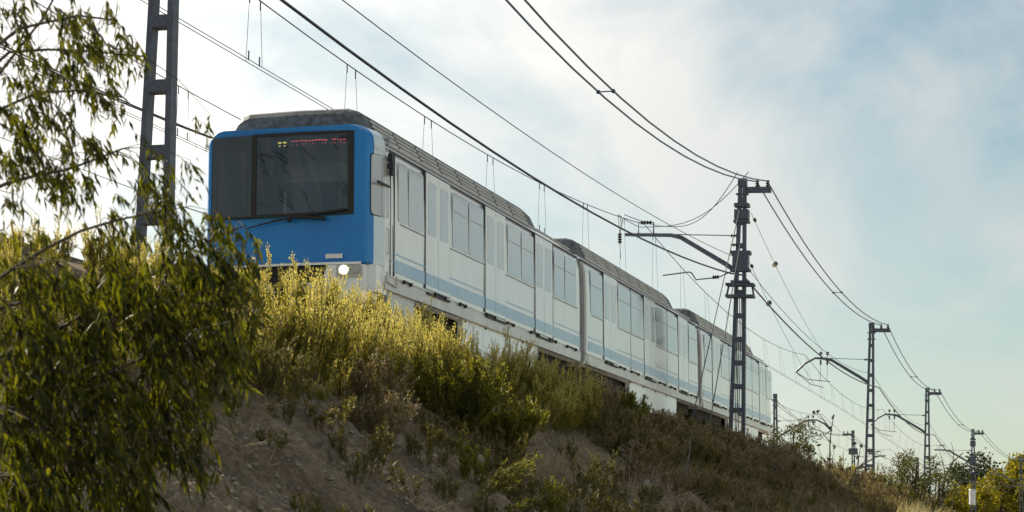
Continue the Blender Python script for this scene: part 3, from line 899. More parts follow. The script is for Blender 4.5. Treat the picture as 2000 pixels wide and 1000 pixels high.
def catenary(name, label, sup, x_of, zc_of, sag, skip_drop=(), step=4.4, mess_first=None):
    """messenger, twin contact wires, paired droppers"""
    t = empty(name, (0, 0, 0)); tag(t, label, 'wire', 'overhead wires along the railway')
    pts = []
    for i in range(len(sup) - 1):
        pts += span(sup[i], sup[i + 1], sag[i], n=20, skip=i > 0)
    MB().tube(pts, .011, 6).build('messenger_wire', M['wire'], t)
    ya, yb = sup[0][1], sup[-1][1]
    yc = np.linspace(ya, yb, 90)
    for q in (-.045, .045):
        MB().tube([(x_of(y) + q, y, zc_of(y)) for y in yc], .007, 6).build('contact_wire', M['copper_wire'], t)
    P = np.array([tuple(p) for p in pts])
    y = ya + 1.5; k = 0
    while y < min(yb - 1, 215):
        for dy in (-.22, .22):
            xm = np.interp(y + dy, P[:, 1], P[:, 0]); zm = np.interp(y + dy, P[:, 1], P[:, 2]); zl = zc_of(y + dy); q = -.045 if dy < 0 else .045
            if zm - zl > .08:
                m = MB(); m.tube([(xm, y + dy, zm), (x_of(y + dy) + q, y + dy, zl)], .0042, 4)
                if y < 62:
                    for zz in (zm - .08, zl + .09): m.box((xm, y + dy, zz), (.016, .016, .15))
                m.build('dropper', M['wire'], t)
        y += step; k += 1
    return t


zc1 = lambda y: 3.98 + GRADE * (min(max(y, -10), 110) - 32)
cat1 = [(0, -25, 5.0), (0.0, 20.8, 5.42), (0, 59.6, 6.22), (-.2, 96.4, 6.15), (0, 131, 6.3), (.6, 168, 6.35), (2.9, 208, 6.4), (9.3, 262, 6.5)]
catenary('overhead_line', 'catenary with paired droppers directly over the train roof', cat1, lambda y: float(shift(y)), zc1, [.9, .82, .78, .75, .8, .9, 1.1], step=4.45)
zc2 = lambda y: 4.28 + GRADE * .8 * (min(max(y, -10), 110) - 35)
cat2 = [(-4, -25, 5.3), (-4, 21, 5.9), (-4, 60, 6.3), (-4, 97, 6.2), (-4, 134, 6.3), (-3.6, 175, 6.5), (-1.6, 216, 6.6), (4, 260, 6.7)]
catenary('overhead_line', 'catenary of the far track seen left of the blue cab front', cat2, lambda y: -4 + float(shift(y)), zc2, [.9, .85, .8, .8, .8, .9, 1.0], step=4.6)
for j, (dx, z, lab) in enumerate(((0, 0, 'upper of the two far feeder wires left of the cab'), (.35, -.12, 'lower of the two far feeder wires left of the cab'))):
    P = [(-7.3 + dx, -10, 6.0 + z), (-7.3 + dx, 21, 6.5 + z), (-7.3 + dx, 60, 7.5 + z), (-7.3 + dx, 97, 7.4 + z), (-7.3 + dx, 134, 7.4 + z), (-6.9 + dx, 175, 7.8 + z), (-5 + dx, 216, 7.8 + z), (.6 + dx, 260, 7.8 + z)]
    wire('far_feeder_wire', chain(P, [.9, .9, .8, .8, .8, .9, 1]), .018, 'wire', lab)
P = [(-7, -10, 4.2), (-7, 21, 4.5), (-7, 60, 5.1), (-7, 97, 5.1), (-7, 134, 5.2), (-6.6, 175, 5.4), (-4.7, 216, 5.4)]
wire('far_thin_wire', chain(P, [.6, .55, .5, .5, .6, .6]), .009, 'wire', 'lowest thin wire of the far side behind the tree leaves')

# section jumpers and guys at the bracket-laden mast
m2x = 2.6
top2 = Vector((2.85, 60.2, 7.15))
for j, (off, lab) in enumerate(((.42, 'inner slack jumper cable from feeder to the cantilever'), (.72, 'outer slack jumper cable from feeder to the cantilever'))):
    a = Vector((2.82 + off, 56.2, 6.95)); b = Vector((.55 - .5 * j, 58.6, 6.0 - .02 * j)); c = Vector((.05 - .15 * j, 56.5, 6.0)); e = Vector((.05, 56.0, 5.35))
    pts = []
    for k in range(13):
        t = k / 12; p = a.lerp(b, t); p.z -= (.95 - .1 * j) * math.sin(math.pi * t) ** 1.0 * .75 * (1 - .3 * t); pts.append(p)
    pts += [b.lerp(c, .5) + Vector((0, 0, -.02)), c, e]
    wire('jumper_cable', pts, .011, 'wire', lab, 'jumper cables')
m = MB(); insulator(m, (.05, 56.0, 5.4), (0, 0, -1), .28, .06, 4); m.tube([(.05, 56, 5.15), (.07, 56, 4.7)], .009, 4)
tag(m.build('hanging_insulator', M['insul']), 'small ribbed insulator hanging left of the cantilever above the roof', 'insulator')
for j, (za, xb, yb, lab) in enumerate(((6.6, 2.2, 53.6, 'left guy wire slanting from the mast down past the train'), (5.6, 2.55, 54.5, 'right guy wire slanting from the mast down past the train'))):
    wire('guy_wire', [(2.68, 60.0, za), (xb, yb, gz(xb, yb))], .014, 'bar_dark', lab, 'guy wires')
# anchored end of an overlapping catenary with ball insulators
E1, E2 = Vector((2.95, 60.4, 6.55)), Vector((2.85, 60.4, 5.2))
T1, T2 = Vector((.7, 95.5, 6.2)), Vector((.3, 95.5, 4.75))
for a, b, lab in ((E1, T1, 'upper anchor wire with a pale ball insulator right of the mast'), (E2, T2, 'lower anchor wire with a pale ball insulator right of the mast')):
    w = wire('anchor_wire', span(a, b, .25), .007, 'wire', lab, 'anchor wires')
    t = .24 if a is E1 else .22
    p = a.lerp(b, t); p.z -= 4 * .25 * t * (1 - t)
    m = MB(); m.ball(p, .11, n=14, m=8); m.build('ball_insulator', M['glass_ball'], w, smooth=True)
    m = MB(); m.ball(p + Vector((.05, -.07, 0)), .055, n=10, m=6); m.build('ball_cap', M['insul'], w)
    q = a.lerp(b, .03)
    m = MB(); insulator(m, q, b - a, .25, .05, 3); m.build('strain_insulator', M['insul'], w)

# ------------------------------------------------------------------ plants
def leaves_mesh(P, D, Lg, Wd, rg, fold=.25, droop=0.0):
    """P base, D direction (unit), lengths, widths -> diamond-shaped folded leaves (2 quads each)"""
    n = len(P)
    up = rg.normal(size=(n, 3)); S = np.cross(D, up); S /= np.linalg.norm(S, axis=1, keepdims=True) + 1e-9
    Nn = np.cross(S, D)
    Lg = Lg[:, None]; Wd = Wd[:, None]
    tip = P + D * Lg + np.array([0, 0, -1]) * (Lg * droop)
    midc = P + D * Lg * .45 - Nn * Wd * fold + np.array([0, 0, -1]) * (Lg * droop * .3)
    l = P + D * Lg * .42 + S * Wd * .5; r_ = P + D * Lg * .42 - S * Wd * .5
    Vv = np.stack([P, l, tip, midc, r_], 1).reshape(-1, 3)
    b = np.arange(n)[:, None] * 5
    Qq = np.concatenate([b + np.array([[0, 3, 2, 1]]), b + np.array([[0, 4, 2, 3]])], 1).reshape(-1, 4)
    return Vv, Qq


def stems_arrays(paths, radii, n=3):
    """list of (k,3) polylines -> tube quads"""
    VV, QQ = [], []; off = 0
    for p, r in zip(paths, radii):
        k = len(p)
        t = np.gradient(p, axis=0); t /= np.linalg.norm(t, axis=1, keepdims=True) + 1e-9
        ref = np.array([.3, .9, .1]); u = np.cross(t, ref); u /= np.linalg.norm(u, axis=1, keepdims=True) + 1e-9
        w = np.cross(u, t)
        rr = np.linspace(r, r * .35, k)[:, None]
        ring = np.stack([p + (u * math.cos(2 * math.pi * a / n) + w * math.sin(2 * math.pi * a / n)) * rr for a in range(n)], 1)
        VV.append(ring.reshape(-1, 3))
        i = np.arange(k - 1)[:, None] * n; a = np.arange(n)[None, :]; a2 = (a + 1) % n
        QQ.append(np.stack([i + a, i + a2, i + n + a2, i + n + a], 2).reshape(-1, 4) + off); off += k * n
    return np.concatenate(VV), np.concatenate(QQ)


def weed_arrays(seed, h=1.2, spread=.45, n_st=60, n_leaf=70, leaf=.045, lw=.012, tip_frac=.35, lean=(0, 0), branch=True, bush=.0, plume=False):
    """upright bushy weed: stems fanning from the root, small leaves, seed-head tips"""
    rg = np.random.default_rng(seed)
    paths, rad = [], []; LP, LD, TP, TD = [], [], [], []
    for i in range(n_st):
        a = rg.uniform(0, 2 * math.pi); q = math.sqrt(rg.random())
        hh = h * (rg.uniform(.5, 1.25) if plume else rg.uniform(.55, 1.05)) * (1 - .25 * q)
        o = np.array([math.cos(a), math.sin(a), 0]) * spread * q
        k = 7; tt = np.linspace(0, 1, k)[:, None]
        base = np.array([math.cos(a) * .12 * q * (1 + bush), math.sin(a) * .12 * q * (1 + bush), 0])
        p = base + o * (tt ** .8) + np.array([[0, 0, 1]]) * hh * tt + np.array([[lean[0], lean[1], 0]]) * h * tt ** 1.5 + np.cumsum(rg.normal(size=(k, 3)) * .012 * h, 0)
        paths.append(p); rad.append(.0045 * h)
        subs = [p]
        if branch:
            for b in range(rg.integers(3, 7)):
                s = rg.uniform(.3, .85); j = s * (k - 1); j0 = int(j); st = p[j0] + (p[j0 + 1] - p[j0]) * (j - j0)
                aa = rg.uniform(0, 2 * math.pi); ln = h * rg.uniform(.10, .26) * (1.2 - s * .5)
                sp_ = .28 if plume else .55; dr = np.array([math.cos(aa) * sp_, math.sin(aa) * sp_, 1.0]); dr /= np.linalg.norm(dr)
                bp = st + dr * ln * np.linspace(0, 1, 4)[:, None] + np.array([0, 0, .04 * h]) * (np.linspace(0, 1, 4)[:, None] ** 2)
                paths.append(bp); rad.append(.0028 * h); subs.append(bp)
        for p_ in subs:
            nl = int(n_leaf * (1 if p_ is p else .45)); k_ = len(p_)
            s = rg.uniform(.12 if p_ is p else .05, 1.0, nl); j = np.minimum(s * (k_ - 1), k_ - 1.001); j0 = j.astype(int); fr = (j - j0)[:, None]
            pos = p_[j0] * (1 - fr) + p_[j0 + 1] * fr
            tang = p_[j0 + 1] - p_[j0]; tang = tang / (np.linalg.norm(tang, axis=1, keepdims=True) + 1e-9)
            rd = rg.normal(size=(nl, 3)); rd[:, 2] = np.abs(rd[:, 2]) * .5; rd /= np.linalg.norm(rd, axis=1, keepdims=True)
            dd = tang * (1.1 if plume else .7) + rd * .8; dd /= np.linalg.norm(dd, axis=1, keepdims=True)
            tipm = s > 1 - tip_frac
            if plume: tipm = pos[:, 2] + rg.normal(size=nl) * .12 * h > (1 - tip_frac) * h * 1.0  # upper plant gets the pale tip colour, like sunlight on its top
            LP.append(pos[~tipm]); LD.append(dd[~tipm]); TP.append(pos[tipm] + rd[tipm] * .008 * h); TD.append(dd[tipm])
    LP, LD, TP, TD = map(np.concatenate, (LP, LD, TP, TD))
    V1, Q1 = leaves_mesh(LP, LD, leaf * rg.uniform(.6, 1.3, len(LP)), lw * rg.uniform(.7, 1.3, len(LP)), rg)
    V2, Q2 = leaves_mesh(TP, TD, leaf * .55 * rg.uniform(.6, 1.3, len(TP)), lw * .9 * rg.uniform(.7, 1.3, len(TP)), rg)
    V0, Q0 = stems_arrays(paths, rad)
    return (V0, Q0), (V1, Q1), (V2, Q2)


def weed_proto(seed, mats, **kw):
    (V0, Q0), (V1, Q1), (V2, Q2) = weed_arrays(seed, **kw)
    st = np_mesh('stems', V0, Q0, [mats[0]])
    V = np.concatenate([V1, V2]); Q = np.concatenate([Q1, Q2 + len(V1)])
    mi = np.concatenate([np.zeros(len(Q1)), np.ones(len(Q2))])
    return st, np_mesh('foliage', V, Q, [mats[1], mats[2]], mi)


def place_weed(name, proto, x, y, s=1.0, rz=0.0, label=None, cat='weed', group=None, sink=.05, tilt=(0, 0)):
    t = empty(name, (x, y, gz(x, y) - sink)); t.rotation_euler = (tilt[0], tilt[1], rz); t.scale = (s,) * 3 if not isinstance(s, tuple) else s
    link('stems', proto[0], t); link('foliage', proto[1], t)
    tag(t, label, cat, group); return t


gold = [weed_proto(11 + i, (M['stem'], M['weed'], M['weed_tip']), h=1.22, spread=.46, n_st=58, n_leaf=80, leaf=.048, lw=.0115, tip_frac=.46, lean=(.05, 0), plume=True) for i in range(3)]
green = [weed_proto(31 + i, (M['stem'], M['weed_green'], M['weed']), h=1.0, spread=.50, n_st=48, n_leaf=62, leaf=.075, lw=.019, tip_frac=.16, lean=(.12, -.05)) for i in range(2)]
olive = [weed_proto(41 + i, (M['twig'], M['olive_weed'], M['brown_weed']), h=.85, spread=.45, n_st=46, n_leaf=50, leaf=.06, lw=.015, tip_frac=.35) for i in range(2)]
brown = [weed_proto(51 + i, (M['twig'], M['brown_weed'], M['straw']), h=.85, spread=.42, n_st=52, n_leaf=42, leaf=.05, lw=.012, tip_frac=.15) for i in range(3)]

# big bushes one can point to: position found on the slope
BIG = [
    ('golden_weed_bush', gold[0], 4.10, 21.4, 1.06, 'tall pale yellow weed bush right of the dark tree, under the cab'),
    ('golden_weed_bush', gold[1], 4.2, 22.6, .98, 'yellow feathery weed bush in front of the cab front centre'),
    ('golden_weed_bush', gold[2], 4.15, 24.0, .86, 'sunlit yellow weed bush just below the headlamp'),
    ('golden_weed_bush', gold[0], 3.85, 25.6, .84, 'yellow weed bush right of the headlamp, touching the skirt'),
    ('golden_weed_bush', gold[1], 3.7, 27.4, .95, 'yellow green bush before the first side door'),
    ('golden_weed_bush', gold[2], 3.55, 29.4, .95, 'yellow green bush below the middle of the leading carriage'),
    ('green_weed_bush', green[0], 4.55, 25.3, 1.08, 'deep green leafy bush leaning right, lower than the yellow bushes'),
    ('green_weed_bush', green[1], 4.75, 26.9, .95, 'smaller green bush at the right foot of the leaning green bush'),
    ('golden_weed_bush', gold[1], 3.5, 33.4, .95, 'bright green and yellow bush left of the dark bogie opening'),
    ('golden_weed_bush', gold[0], 3.55, 36.2, .9, 'rightmost yellow tipped bush, before the first bogie opening'),
    ('golden_weed_bush', gold[2], 3.5, 31.4, .9, 'yellow tipped bush below the rear door of the leading carriage'),
    ('green_weed_bush', green[0], 3.3, 40.5, .95, 'dark green upright bush between the two first bogie openings'),
    ('dry_weed_bush', brown[0], 4.5, 22.3, 1.05, 'dull brown shaded bush below the tall yellow bushes'),
    ('dry_weed_bush', brown[1], 4.9, 21.2, .9, 'dark brown twiggy bush on bare soil beside the tree leaves'),
]
for i, (nm, pr, x, y, s, lab) in enumerate(BIG):
    place_weed(nm, pr, x, y, s, rz=i * 1.3 if nm[0] != 'g' or 'green' not in nm else 0, label=lab, cat='bush')


def scatter(name, protos_arr, n, xr, yr, sr, mats, label, cat, seed, dens=None, sink=.04):
    """one mass of plants nobody could count"""
    rg = np.random.default_rng(seed); Vs, Qs, mis = [], [], []; off = 0
    cnt = 0; tries = 0
    while cnt < n and tries < n * 20:
        tries += 1
        y = rg.uniform(*yr) if not callable(yr) else yr(rg); x = rg.uniform(*xr) + float(shift(y))
        if dens is not None and rg.random() > dens(x, y): continue
        (a, b, c) = protos_arr[rg.integers(len(protos_arr))]
        th_ = rg.uniform(0, 2 * math.pi); s = rg.uniform(*sr); cs, sn = math.cos(th_) * s, math.sin(th_) * s
        Rm = np.array([[cs, -sn, 0], [sn, cs, 0], [0, 0, s * rg.uniform(.85, 1.15)]])
        o = np.array([x, y, gz(x, y) - sink])
        for mi, (V_, Q_) in enumerate((a, b, c)):
            if len(V_) == 0: continue
            Vs.append(V_ @ Rm.T + o); Qs.append(Q_ + off); mis.append(np.full(len(Q_), mi)); off += len(V_)
        cnt += 1
    o = link(name, np_mesh(name, np.concatenate(Vs), np.concatenate(Qs), mats, np.concatenate(mis)))
    tag(o, label, cat, kind='stuff'); return o


small_brown = [weed_arrays(61 + i, h=.8, spread=.34, n_st=22, n_leaf=34, leaf=.05, lw=.014, tip_frac=.2) for i in range(3)]
small_olive = [weed_arrays(71 + i, h=.75, spread=.34, n_st=22, n_leaf=36, leaf=.055, lw=.016, tip_frac=.3) for i in range(2)]
small_gold = [weed_arrays(81 + i, h=.85, spread=.32, n_st=18, n_leaf=50, leaf=.05, lw=.012, tip_frac=.46, plume=True) for i in range(2)]
sprig = [weed_arrays(91 + i, h=.6, spread=.22, n_st=7, n_leaf=30, leaf=.06, lw=.015, tip_frac=.1, branch=True) for i in range(3)]
crest = lambda x, y: 1.0
# crest thickets
scatter('brown_weed_thicket', small_brown, 150, (2.75, 4.2), (38, 74), (.8, 1.25), [M['twig'], M['brown_weed'], M['straw']], 'dense dull brown weeds along the shaded embankment crest', 'weeds', 101)
scatter('brown_weed_thicket', small_brown, 110, (2.7, 4.6), (74, 125), (1.1, 1.8), [M['twig'], M['brown_weed'], M['olive_weed']], 'distant brown weeds along the crest beyond the train tail', 'weeds', 102)
scatter('olive_weed_thicket', small_olive, 90, (2.8, 4.4), (36, 80), (.8, 1.3), [M['stem'], M['olive_weed'], M['brown_weed']], 'olive green weeds mixed along the shaded crest', 'weeds', 103)
scatter('golden_weed_thicket', small_gold, 75, (2.8, 3.9), (23.5, 37), (.75, 1.1), [M['stem'], M['weed'], M['weed_tip']], 'yellow green weeds along the sunlit crest under the train', 'weeds', 104)
scatter('low_weed_thicket', small_gold, 130, (2.6, 4.6), (13, 22.5), (.35, .72), [M['stem'], M['weed'], M['weed_tip']], 'low yellow green weeds along the crest behind the near tree', 'weeds', 111)
# lower slope plants
patch = lambda x, y: float(np.clip(.28 + 1.7 * fbm(np.array(x * .5 + 9), np.array(y * .35 + 2), 2), 0, 1))
scatter('slope_weeds', sprig, 420, (4.4, 8.4), (14, 60), (.5, 1.15), [M['twig'], M['olive_weed'], M['brown_weed']], 'thin olive sprigs dotted over the lower slope', 'weeds', 105, patch)
scatter('slope_dry_weeds', small_brown, 260, (4.0, 8.0), (33, 95), (.45, .95), [M['twig'], M['brown_weed'], M['straw']], 'dry brown weeds covering the right half of the slope', 'weeds', 106)


def straw_arrays(seed, n=60, h=.42, r=.18, flat=.45):
    rg = np.random.default_rng(seed)
    a = rg.uniform(0, 2 * math.pi, n); q = np.sqrt(rg.random(n)) * r
    P = np.stack([np.cos(a) * q, np.sin(a) * q, np.zeros(n)], 1)
    D = np.stack([rg.normal(size=n) * flat, rg.normal(size=n) * flat, np.ones(n)], 1); D /= np.linalg.norm(D, axis=1, keepdims=True)
    Vv, Qq = leaves_mesh(P, D, h * rg.uniform(.4, 1.2, n), np.full(n, .008), rg)
    e = (np.zeros((0, 3)), np.zeros((0, 4), int))
    return e, (Vv, Qq), e


tuft = [straw_arrays(201 + i) for i in range(3)]
litter = [straw_arrays(211 + i, 36, .4, .35, 2.2) for i in range(3)]
scatter('dry_grass', tuft, 1000, (3.6, 8.2), (22, 80), (.5, 1.2), [M['straw']] * 3, 'dry straw grass tufts over the slope', 'grass', 107, lambda x, y: patch(x + 3, y) * (1 if y > 30 else .25))
scatter('dead_stalks', litter, 380, (4.0, 8.4), (24, 75), (.6, 1.4), [M['twig'], M['straw'], M['straw']], 'fallen dead stalks lying on the slope', 'grass', 108)
scatter('straw_litter', litter, 620, (4.3, 8.4), (13, 42), (.25, .7), [M['twig'], M['straw'], M['straw']], 'fine straw litter matted on the near bare soil', 'grass', 110)
scatter('pale_grass', tuft, 420, (4.3, 6.6), (84, 135), (1.6, 3.0), [M['pale_straw']] * 3, 'pale sunlit dry grass below the far masts', 'grass', 109)


# stones: the larger ones are things, the small ones one mass
def rock_mesh(seed, name='stone'):
    rg = np.random.default_rng(seed); m = MB(); m.ball((0, 0, 0), 1, n=9, m=6)
    A = np.array(m.v); k = 1 + .22 * np.sin(A @ rg.normal(size=3) * 2.3 + rg.random() * 6) + rg.normal(size=len(A)) * .10
    A = A * k[:, None] * np.array([1, .8, .6]); m.v = [tuple(p) for p in A]
    return m.mesh(name, M['stone'])


rocks = [rock_mesh(i) for i in range(4)]
rp = [(5.05, 24.6, .13, 'largest rounded boulder half buried below the green bush'), (5.6, 22.9, .07, None), (6.2, 21.5, .06, None), (5.4, 27.5, .08, None), (6.1, 25.5, .05, None), (5.2, 30.5, .08, None), (6.0, 31.5, .07, None), (6.5, 28.2, .06, None), (5.0, 35, .09, None), (6.4, 36.5, .08, None), (5.3, 42, .1, None)]
for i, (x, y, s, lab) in enumerate(rp):
    o = link('stone', rocks[i % 4], None, (x, y, gz(x, y) + s * .2)); o.scale = (s, s, s); o.rotation_euler = (.3 * i, .2 * i, i)
    tag(o, lab or 'small pale stone lying on the bare slope', 'stone', None if lab else 'stones on the slope')
rg = np.random.default_rng(5)
Vs, Qs = [], []; off = 0
oc = np.array([(1, 0, 0), (0, 1, 0), (-1, 0, 0), (0, -1, 0), (0, 0, .7), (0, 0, -.7)], float)
fo = np.array([(0, 1, 4), (1, 2, 4), (2, 3, 4), (3, 0, 4), (1, 0, 5), (2, 1, 5), (3, 2, 5), (0, 3, 5)])
n = 15000
X = rg.uniform(4.0, 8.6, n); Y = 13 + rg.random(n) ** 1.5 * 40; Z = ground_z(X, Y)
S = .006 + .034 * rg.random(n) ** 3.5
P = oc[None] * (S[:, None, None] * rg.uniform(.6, 1.3, (n, 6, 1))); P = P + np.stack([X, Y, Z], 1)[:, None]
o = link('gravel', np_mesh('gravel', P.reshape(-1, 3), (np.arange(n)[:, None, None] * 6 + fo[None]).reshape(-1, 3), [M['stone']]))
tag(o, 'small stones and clods strewn over the bare slope', 'gravel', kind='stuff')


# dead stalks and sticks that stand out singly
def stalk(name, x, y, h, label, m='grey_twig', lean=(.1, 0), nb=8, seed=0, knob=None):
    rg = np.random.default_rng(seed); t = empty(name, (x, y, gz(x, y) - .05)); tag(t, label, 'plant')
    k = 8; tt = np.linspace(0, 1, k)[:, None]
    p = np.array([[lean[0], lean[1], 1.0]]) * h * tt + np.cumsum(rg.normal(size=(k, 3)) * .012 * h, 0)
    paths, rad = [p], [.012 * h + .004]
    ends = [p[-1]]
    for b in range(nb):
        s = rg.uniform(.3, .95); j = int(s * (k - 1)); a = rg.uniform(0, 6.28); ln = h * rg.uniform(.12, .3)
        dr = np.array([math.cos(a) * .7, math.sin(a) * .5, .8]); q = p[j] + dr * ln * np.linspace(0, 1, 5)[:, None] + np.cumsum(rg.normal(size=(5, 3)) * .01 * h, 0)
        paths.append(q); rad.append(.005 * h + .002); ends.append(q[-1])
    V_, Q_ = stems_arrays(paths, rad, 4); link('stalk', np_mesh('stalk', V_, Q_, [M[m]]), t)
    if knob:
        for e in ends:
            mm = MB()
            for _ in range(4): mm.lathe(e + rg.normal(size=3) * knob * .8, tuple(rg.normal(size=3) * .5 + np.array([0, 0, 1])), [(0, .2 * knob), (knob * .6, knob), (knob * 1.4, knob * .8), (knob * 2, .3 * knob)], 7)
            mm.build('seed_head', M['twig'], t)
    return t


stalk('dead_thistle', 5.2, 37.3, 1.3, 'grey dead branching stalk standing before the middle carriage', seed=1, nb=10, lean=(.12, .1))
stalk('dead_thistle', 5.0, 33.6, .8, 'dry thistle with yellowish tufted heads left of the grey dead stalk', 'straw', seed=2, nb=6, knob=.035)
stalk('dead_thistle', 4.6, 63.0, 2.6, 'tall dark seed-headed thistle in front of the mast by the train tail', 'twig', seed=3, nb=9, knob=.03, lean=(.05, 0))
stalk('dead_thistle', 4.9, 64.5, 2.2, 'forked dark seed-headed thistle leaning right beyond the train tail', 'twig', seed=4, nb=8, knob=.035, lean=(.25, 0))
stalk('dead_thistle', 5.1, 67.0, 2.1, 'dark seed-headed thistle nearest the olive bushes', 'twig', seed=5, nb=8, knob=.033, lean=(.05, 0))
stalk('dead_thistle', 4.3, 55.0, 1.0, 'short dark thistle on the crest just past the train', 'twig', seed=6, nb=7, knob=.028, lean=(.05, 0))
o = at_depth(497, 990, 15.5)
m = MB(); m.tube([(0, 0, -.15), (.006, 0, .12), (.02, 0, .27)], .011, 6)
st = m.build('wooden_stake', M['wood'], None, loc=(o.x, o.y, gz(o.x, o.y))); tag(st, 'weathered thin wooden stake stuck in the bare soil', 'stake')
# a low dead branch lying on the soil, with olive leaves
place_weed('fallen_branch', sprig and weed_proto(301, (M['twig'], M['weed_green'], M['olive_weed']), h=1.2, spread=.25, n_st=12, n_leaf=46, leaf=.06, lw=.016, tip_frac=.1), 6.2, 20.4, .8, rz=.2, label='leafy olive branch sprawling to the right over bare soil', cat='plant', tilt=(0, 1.05), sink=-.06)
place_weed('leafy_sapling', weed_proto(302, (M['twig'], M['weed_green'], M['weed']), h=.8, spread=.2, n_st=9, n_leaf=40, leaf=.075, lw=.02, tip_frac=.1), 5.75, 22.0, .75, label='small broad-leaved green sapling in the middle of the bare soil', cat='plant')
place_weed('leafy_sapling', weed_proto(303, (M['twig'], M['weed_green'], M['olive_weed']), h=.9, spread=.28, n_st=13, n_leaf=44, leaf=.06, lw=.016, tip_frac=.1), 6.3, 23.2, .9, label='olive sapling at the bottom edge below the leaning green bush', cat='plant')
place_weed('flowering_weed', weed_proto(304, (M['twig'], M['weed_green'], M['weed_tip']), h=1.0, spread=.16, n_st=6, n_leaf=60, leaf=.045, lw=.016, tip_frac=.6), 5.3, 30.2, .95, label='slender weed with pale yellow flower spikes on the right slope', cat='plant')
stump = on_x(42, 492, 2.7)
m = MB(); m.lathe((0, 0, -.5), (0, 0, 1), [(0, .14), (.45, .12), (.5, .13), (.56, .12)], 10)
tag(m.build('wooden_post', M['wood'], None, loc=(stump.x, stump.y, stump.z - .03)), 'dark stump of a post on the crest at the left edge', 'post')


# ------------------------------------------------------------------ trees
def blob_tree(name, base, h, crown_r, seed, leafm, label, n_leaf=9000, leaf=.16, lw=.10, trunk_h=.35, squash=1.0, clumps=26):
    rg = np.random.default_rng(seed); t = empty(name, base); tag(t, label, 'tree')
    paths, rad = [], []
    tp = np.array([[0, 0, 0], [.05, 0, h * trunk_h * .5], [.0, .1, h * trunk_h], [.1, 0, h * .8]]); paths.append(tp); rad.append(.035 * h)
    C, Rr = [], []
    for i in range(clumps):
        v = rg.normal(size=3); v /= np.linalg.norm(v); q = rg.random() ** .45
        c = np.array([v[0] * crown_r * q, v[1] * crown_r * q, h * (trunk_h + 1) / 2 + v[2] * q * h * (1 - trunk_h) / 2 * squash])
        C.append(c); Rr.append(crown_r * rg.uniform(.18, .36))
        s = tp[2] * .6 + tp[3] * .4 * rg.random(); mid = (s + c) / 2 + rg.normal(size=3) * .15
        paths.append(np.array([tp[2] * rg.uniform(.6, 1), mid, c])); rad.append(.010 * h)
    V_, Q_ = stems_arrays(paths, rad, 5); link('trunk', np_mesh('trunk', V_, Q_, [M['bark']]), t)
    idx = rg.integers(0, clumps, n_leaf); v = rg.normal(size=(n_leaf, 3)); v /= np.linalg.norm(v, axis=1, keepdims=True)
    q = rg.random(n_leaf) ** .5
    P = np.array(C)[idx] + v * (np.array(Rr)[idx] * q * rg.uniform(.7, 1.25, n_leaf))[:, None]
    D = v * .6 + rg.normal(size=v.shape) * .6; D /= np.linalg.norm(D, axis=1, keepdims=True)
    Vv, Qq = leaves_mesh(P, D, leaf * rg.uniform(.6, 1.3, n_leaf), lw * rg.uniform(.6, 1.3, n_leaf), rg)
    link('crown', np_mesh('crown', Vv, Qq, [M[leafm]]), t)
    return t


def tree_at(px, py_top, d, h, **kw):
    p = at_depth(px, py_top, d); b = (p.x, p.y, p.z - h * .97); return dict(base=b, h=h, **kw)


blob_tree('background_tree', **tree_at(1915, 908, 250, 11, crown_r=4.4), seed=1, leafm='tree_dark', label='dark green rounded tree behind the mast with the white cylinder', leaf=.42, lw=.26, n_leaf=7000)
blob_tree('background_tree', **tree_at(1955, 900, 262, 11, crown_r=4.0), seed=2, leafm='tree_dark', label='dark tree top right of the rounded dark tree', leaf=.42, lw=.26, n_leaf=5000)
blob_tree('background_tree', **tree_at(1960, 915, 225, 9.5, crown_r=4.2), seed=3, leafm='tree_yellow', label='bright yellow green tree between the last two masts', leaf=.36, lw=.22, n_leaf=8000)
blob_tree('background_tree', **tree_at(2010, 903, 228, 10, crown_r=4.6), seed=4, leafm='tree_yellow', label='yellow tree cut by the right edge of the picture', leaf=.36, lw=.22, n_leaf=8000)
blob_tree('background_tree', **tree_at(1885, 952, 215, 6.5, crown_r=3.6), seed=5, leafm='tree_yellow', label='low yellow green tree left of the white cylinder mast', leaf=.34, lw=.2, n_leaf=6500)
blob_tree('background_bush', **tree_at(1785, 880, 96, 4.2, crown_r=1.5), seed=6, leafm='tree_olive', label='sparse olive bush between the two masts beyond the train', leaf=.14, lw=.055, n_leaf=3600, trunk_h=.2)
blob_tree('background_bush', **tree_at(1735, 905, 92, 3.6, crown_r=1.2), seed=7, leafm='tree_olive', label='olive bush close right of the mast by the train tail', leaf=.14, lw=.055, n_leaf=2800, trunk_h=.2)
blob_tree('background_bush', **tree_at(1545, 822, 84, 2.6, crown_r=1.05), seed=8, leafm='tree_olive', label='olive bush at the very end of the train', leaf=.11, lw=.05, n_leaf=2600, trunk_h=.2)
blob_tree('background_bush', **tree_at(1830, 905, 118, 4.5, crown_r=1.7), seed=9, leafm='tree_dark', label='darker bush behind the second mast beyond the train', leaf=.15, lw=.07, n_leaf=3000, trunk_h=.2)
bt = empty('bare_tree', at_depth(1838, 975, 150)); tag(bt, 'leafless dead sapling left of the dark rounded tree', 'tree')
rg = np.random.default_rng(44)
ps = [np.array([[0, 0, -1.5], [.1, 0, .6], [.3, 0, 1.5], [.9, 0, 2.6], [1.6, 0, 3.2]]), np.array([[.3, 0, 1.5], [.25, 0, 2.4], [.0, 0, 3.4]]), np.array([[.9, 0, 2.6], [.95, .1, 3.3], [.8, 0, 4.0]]), np.array([[.6, 0, 2.05], [1.3, 0, 2.4], [2.1, 0, 2.5]])]
V_, Q_ = stems_arrays(ps, [.10, .04, .035, .035], 5); link('branch', np_mesh('branch', V_, Q_, [M['bark']]), bt)


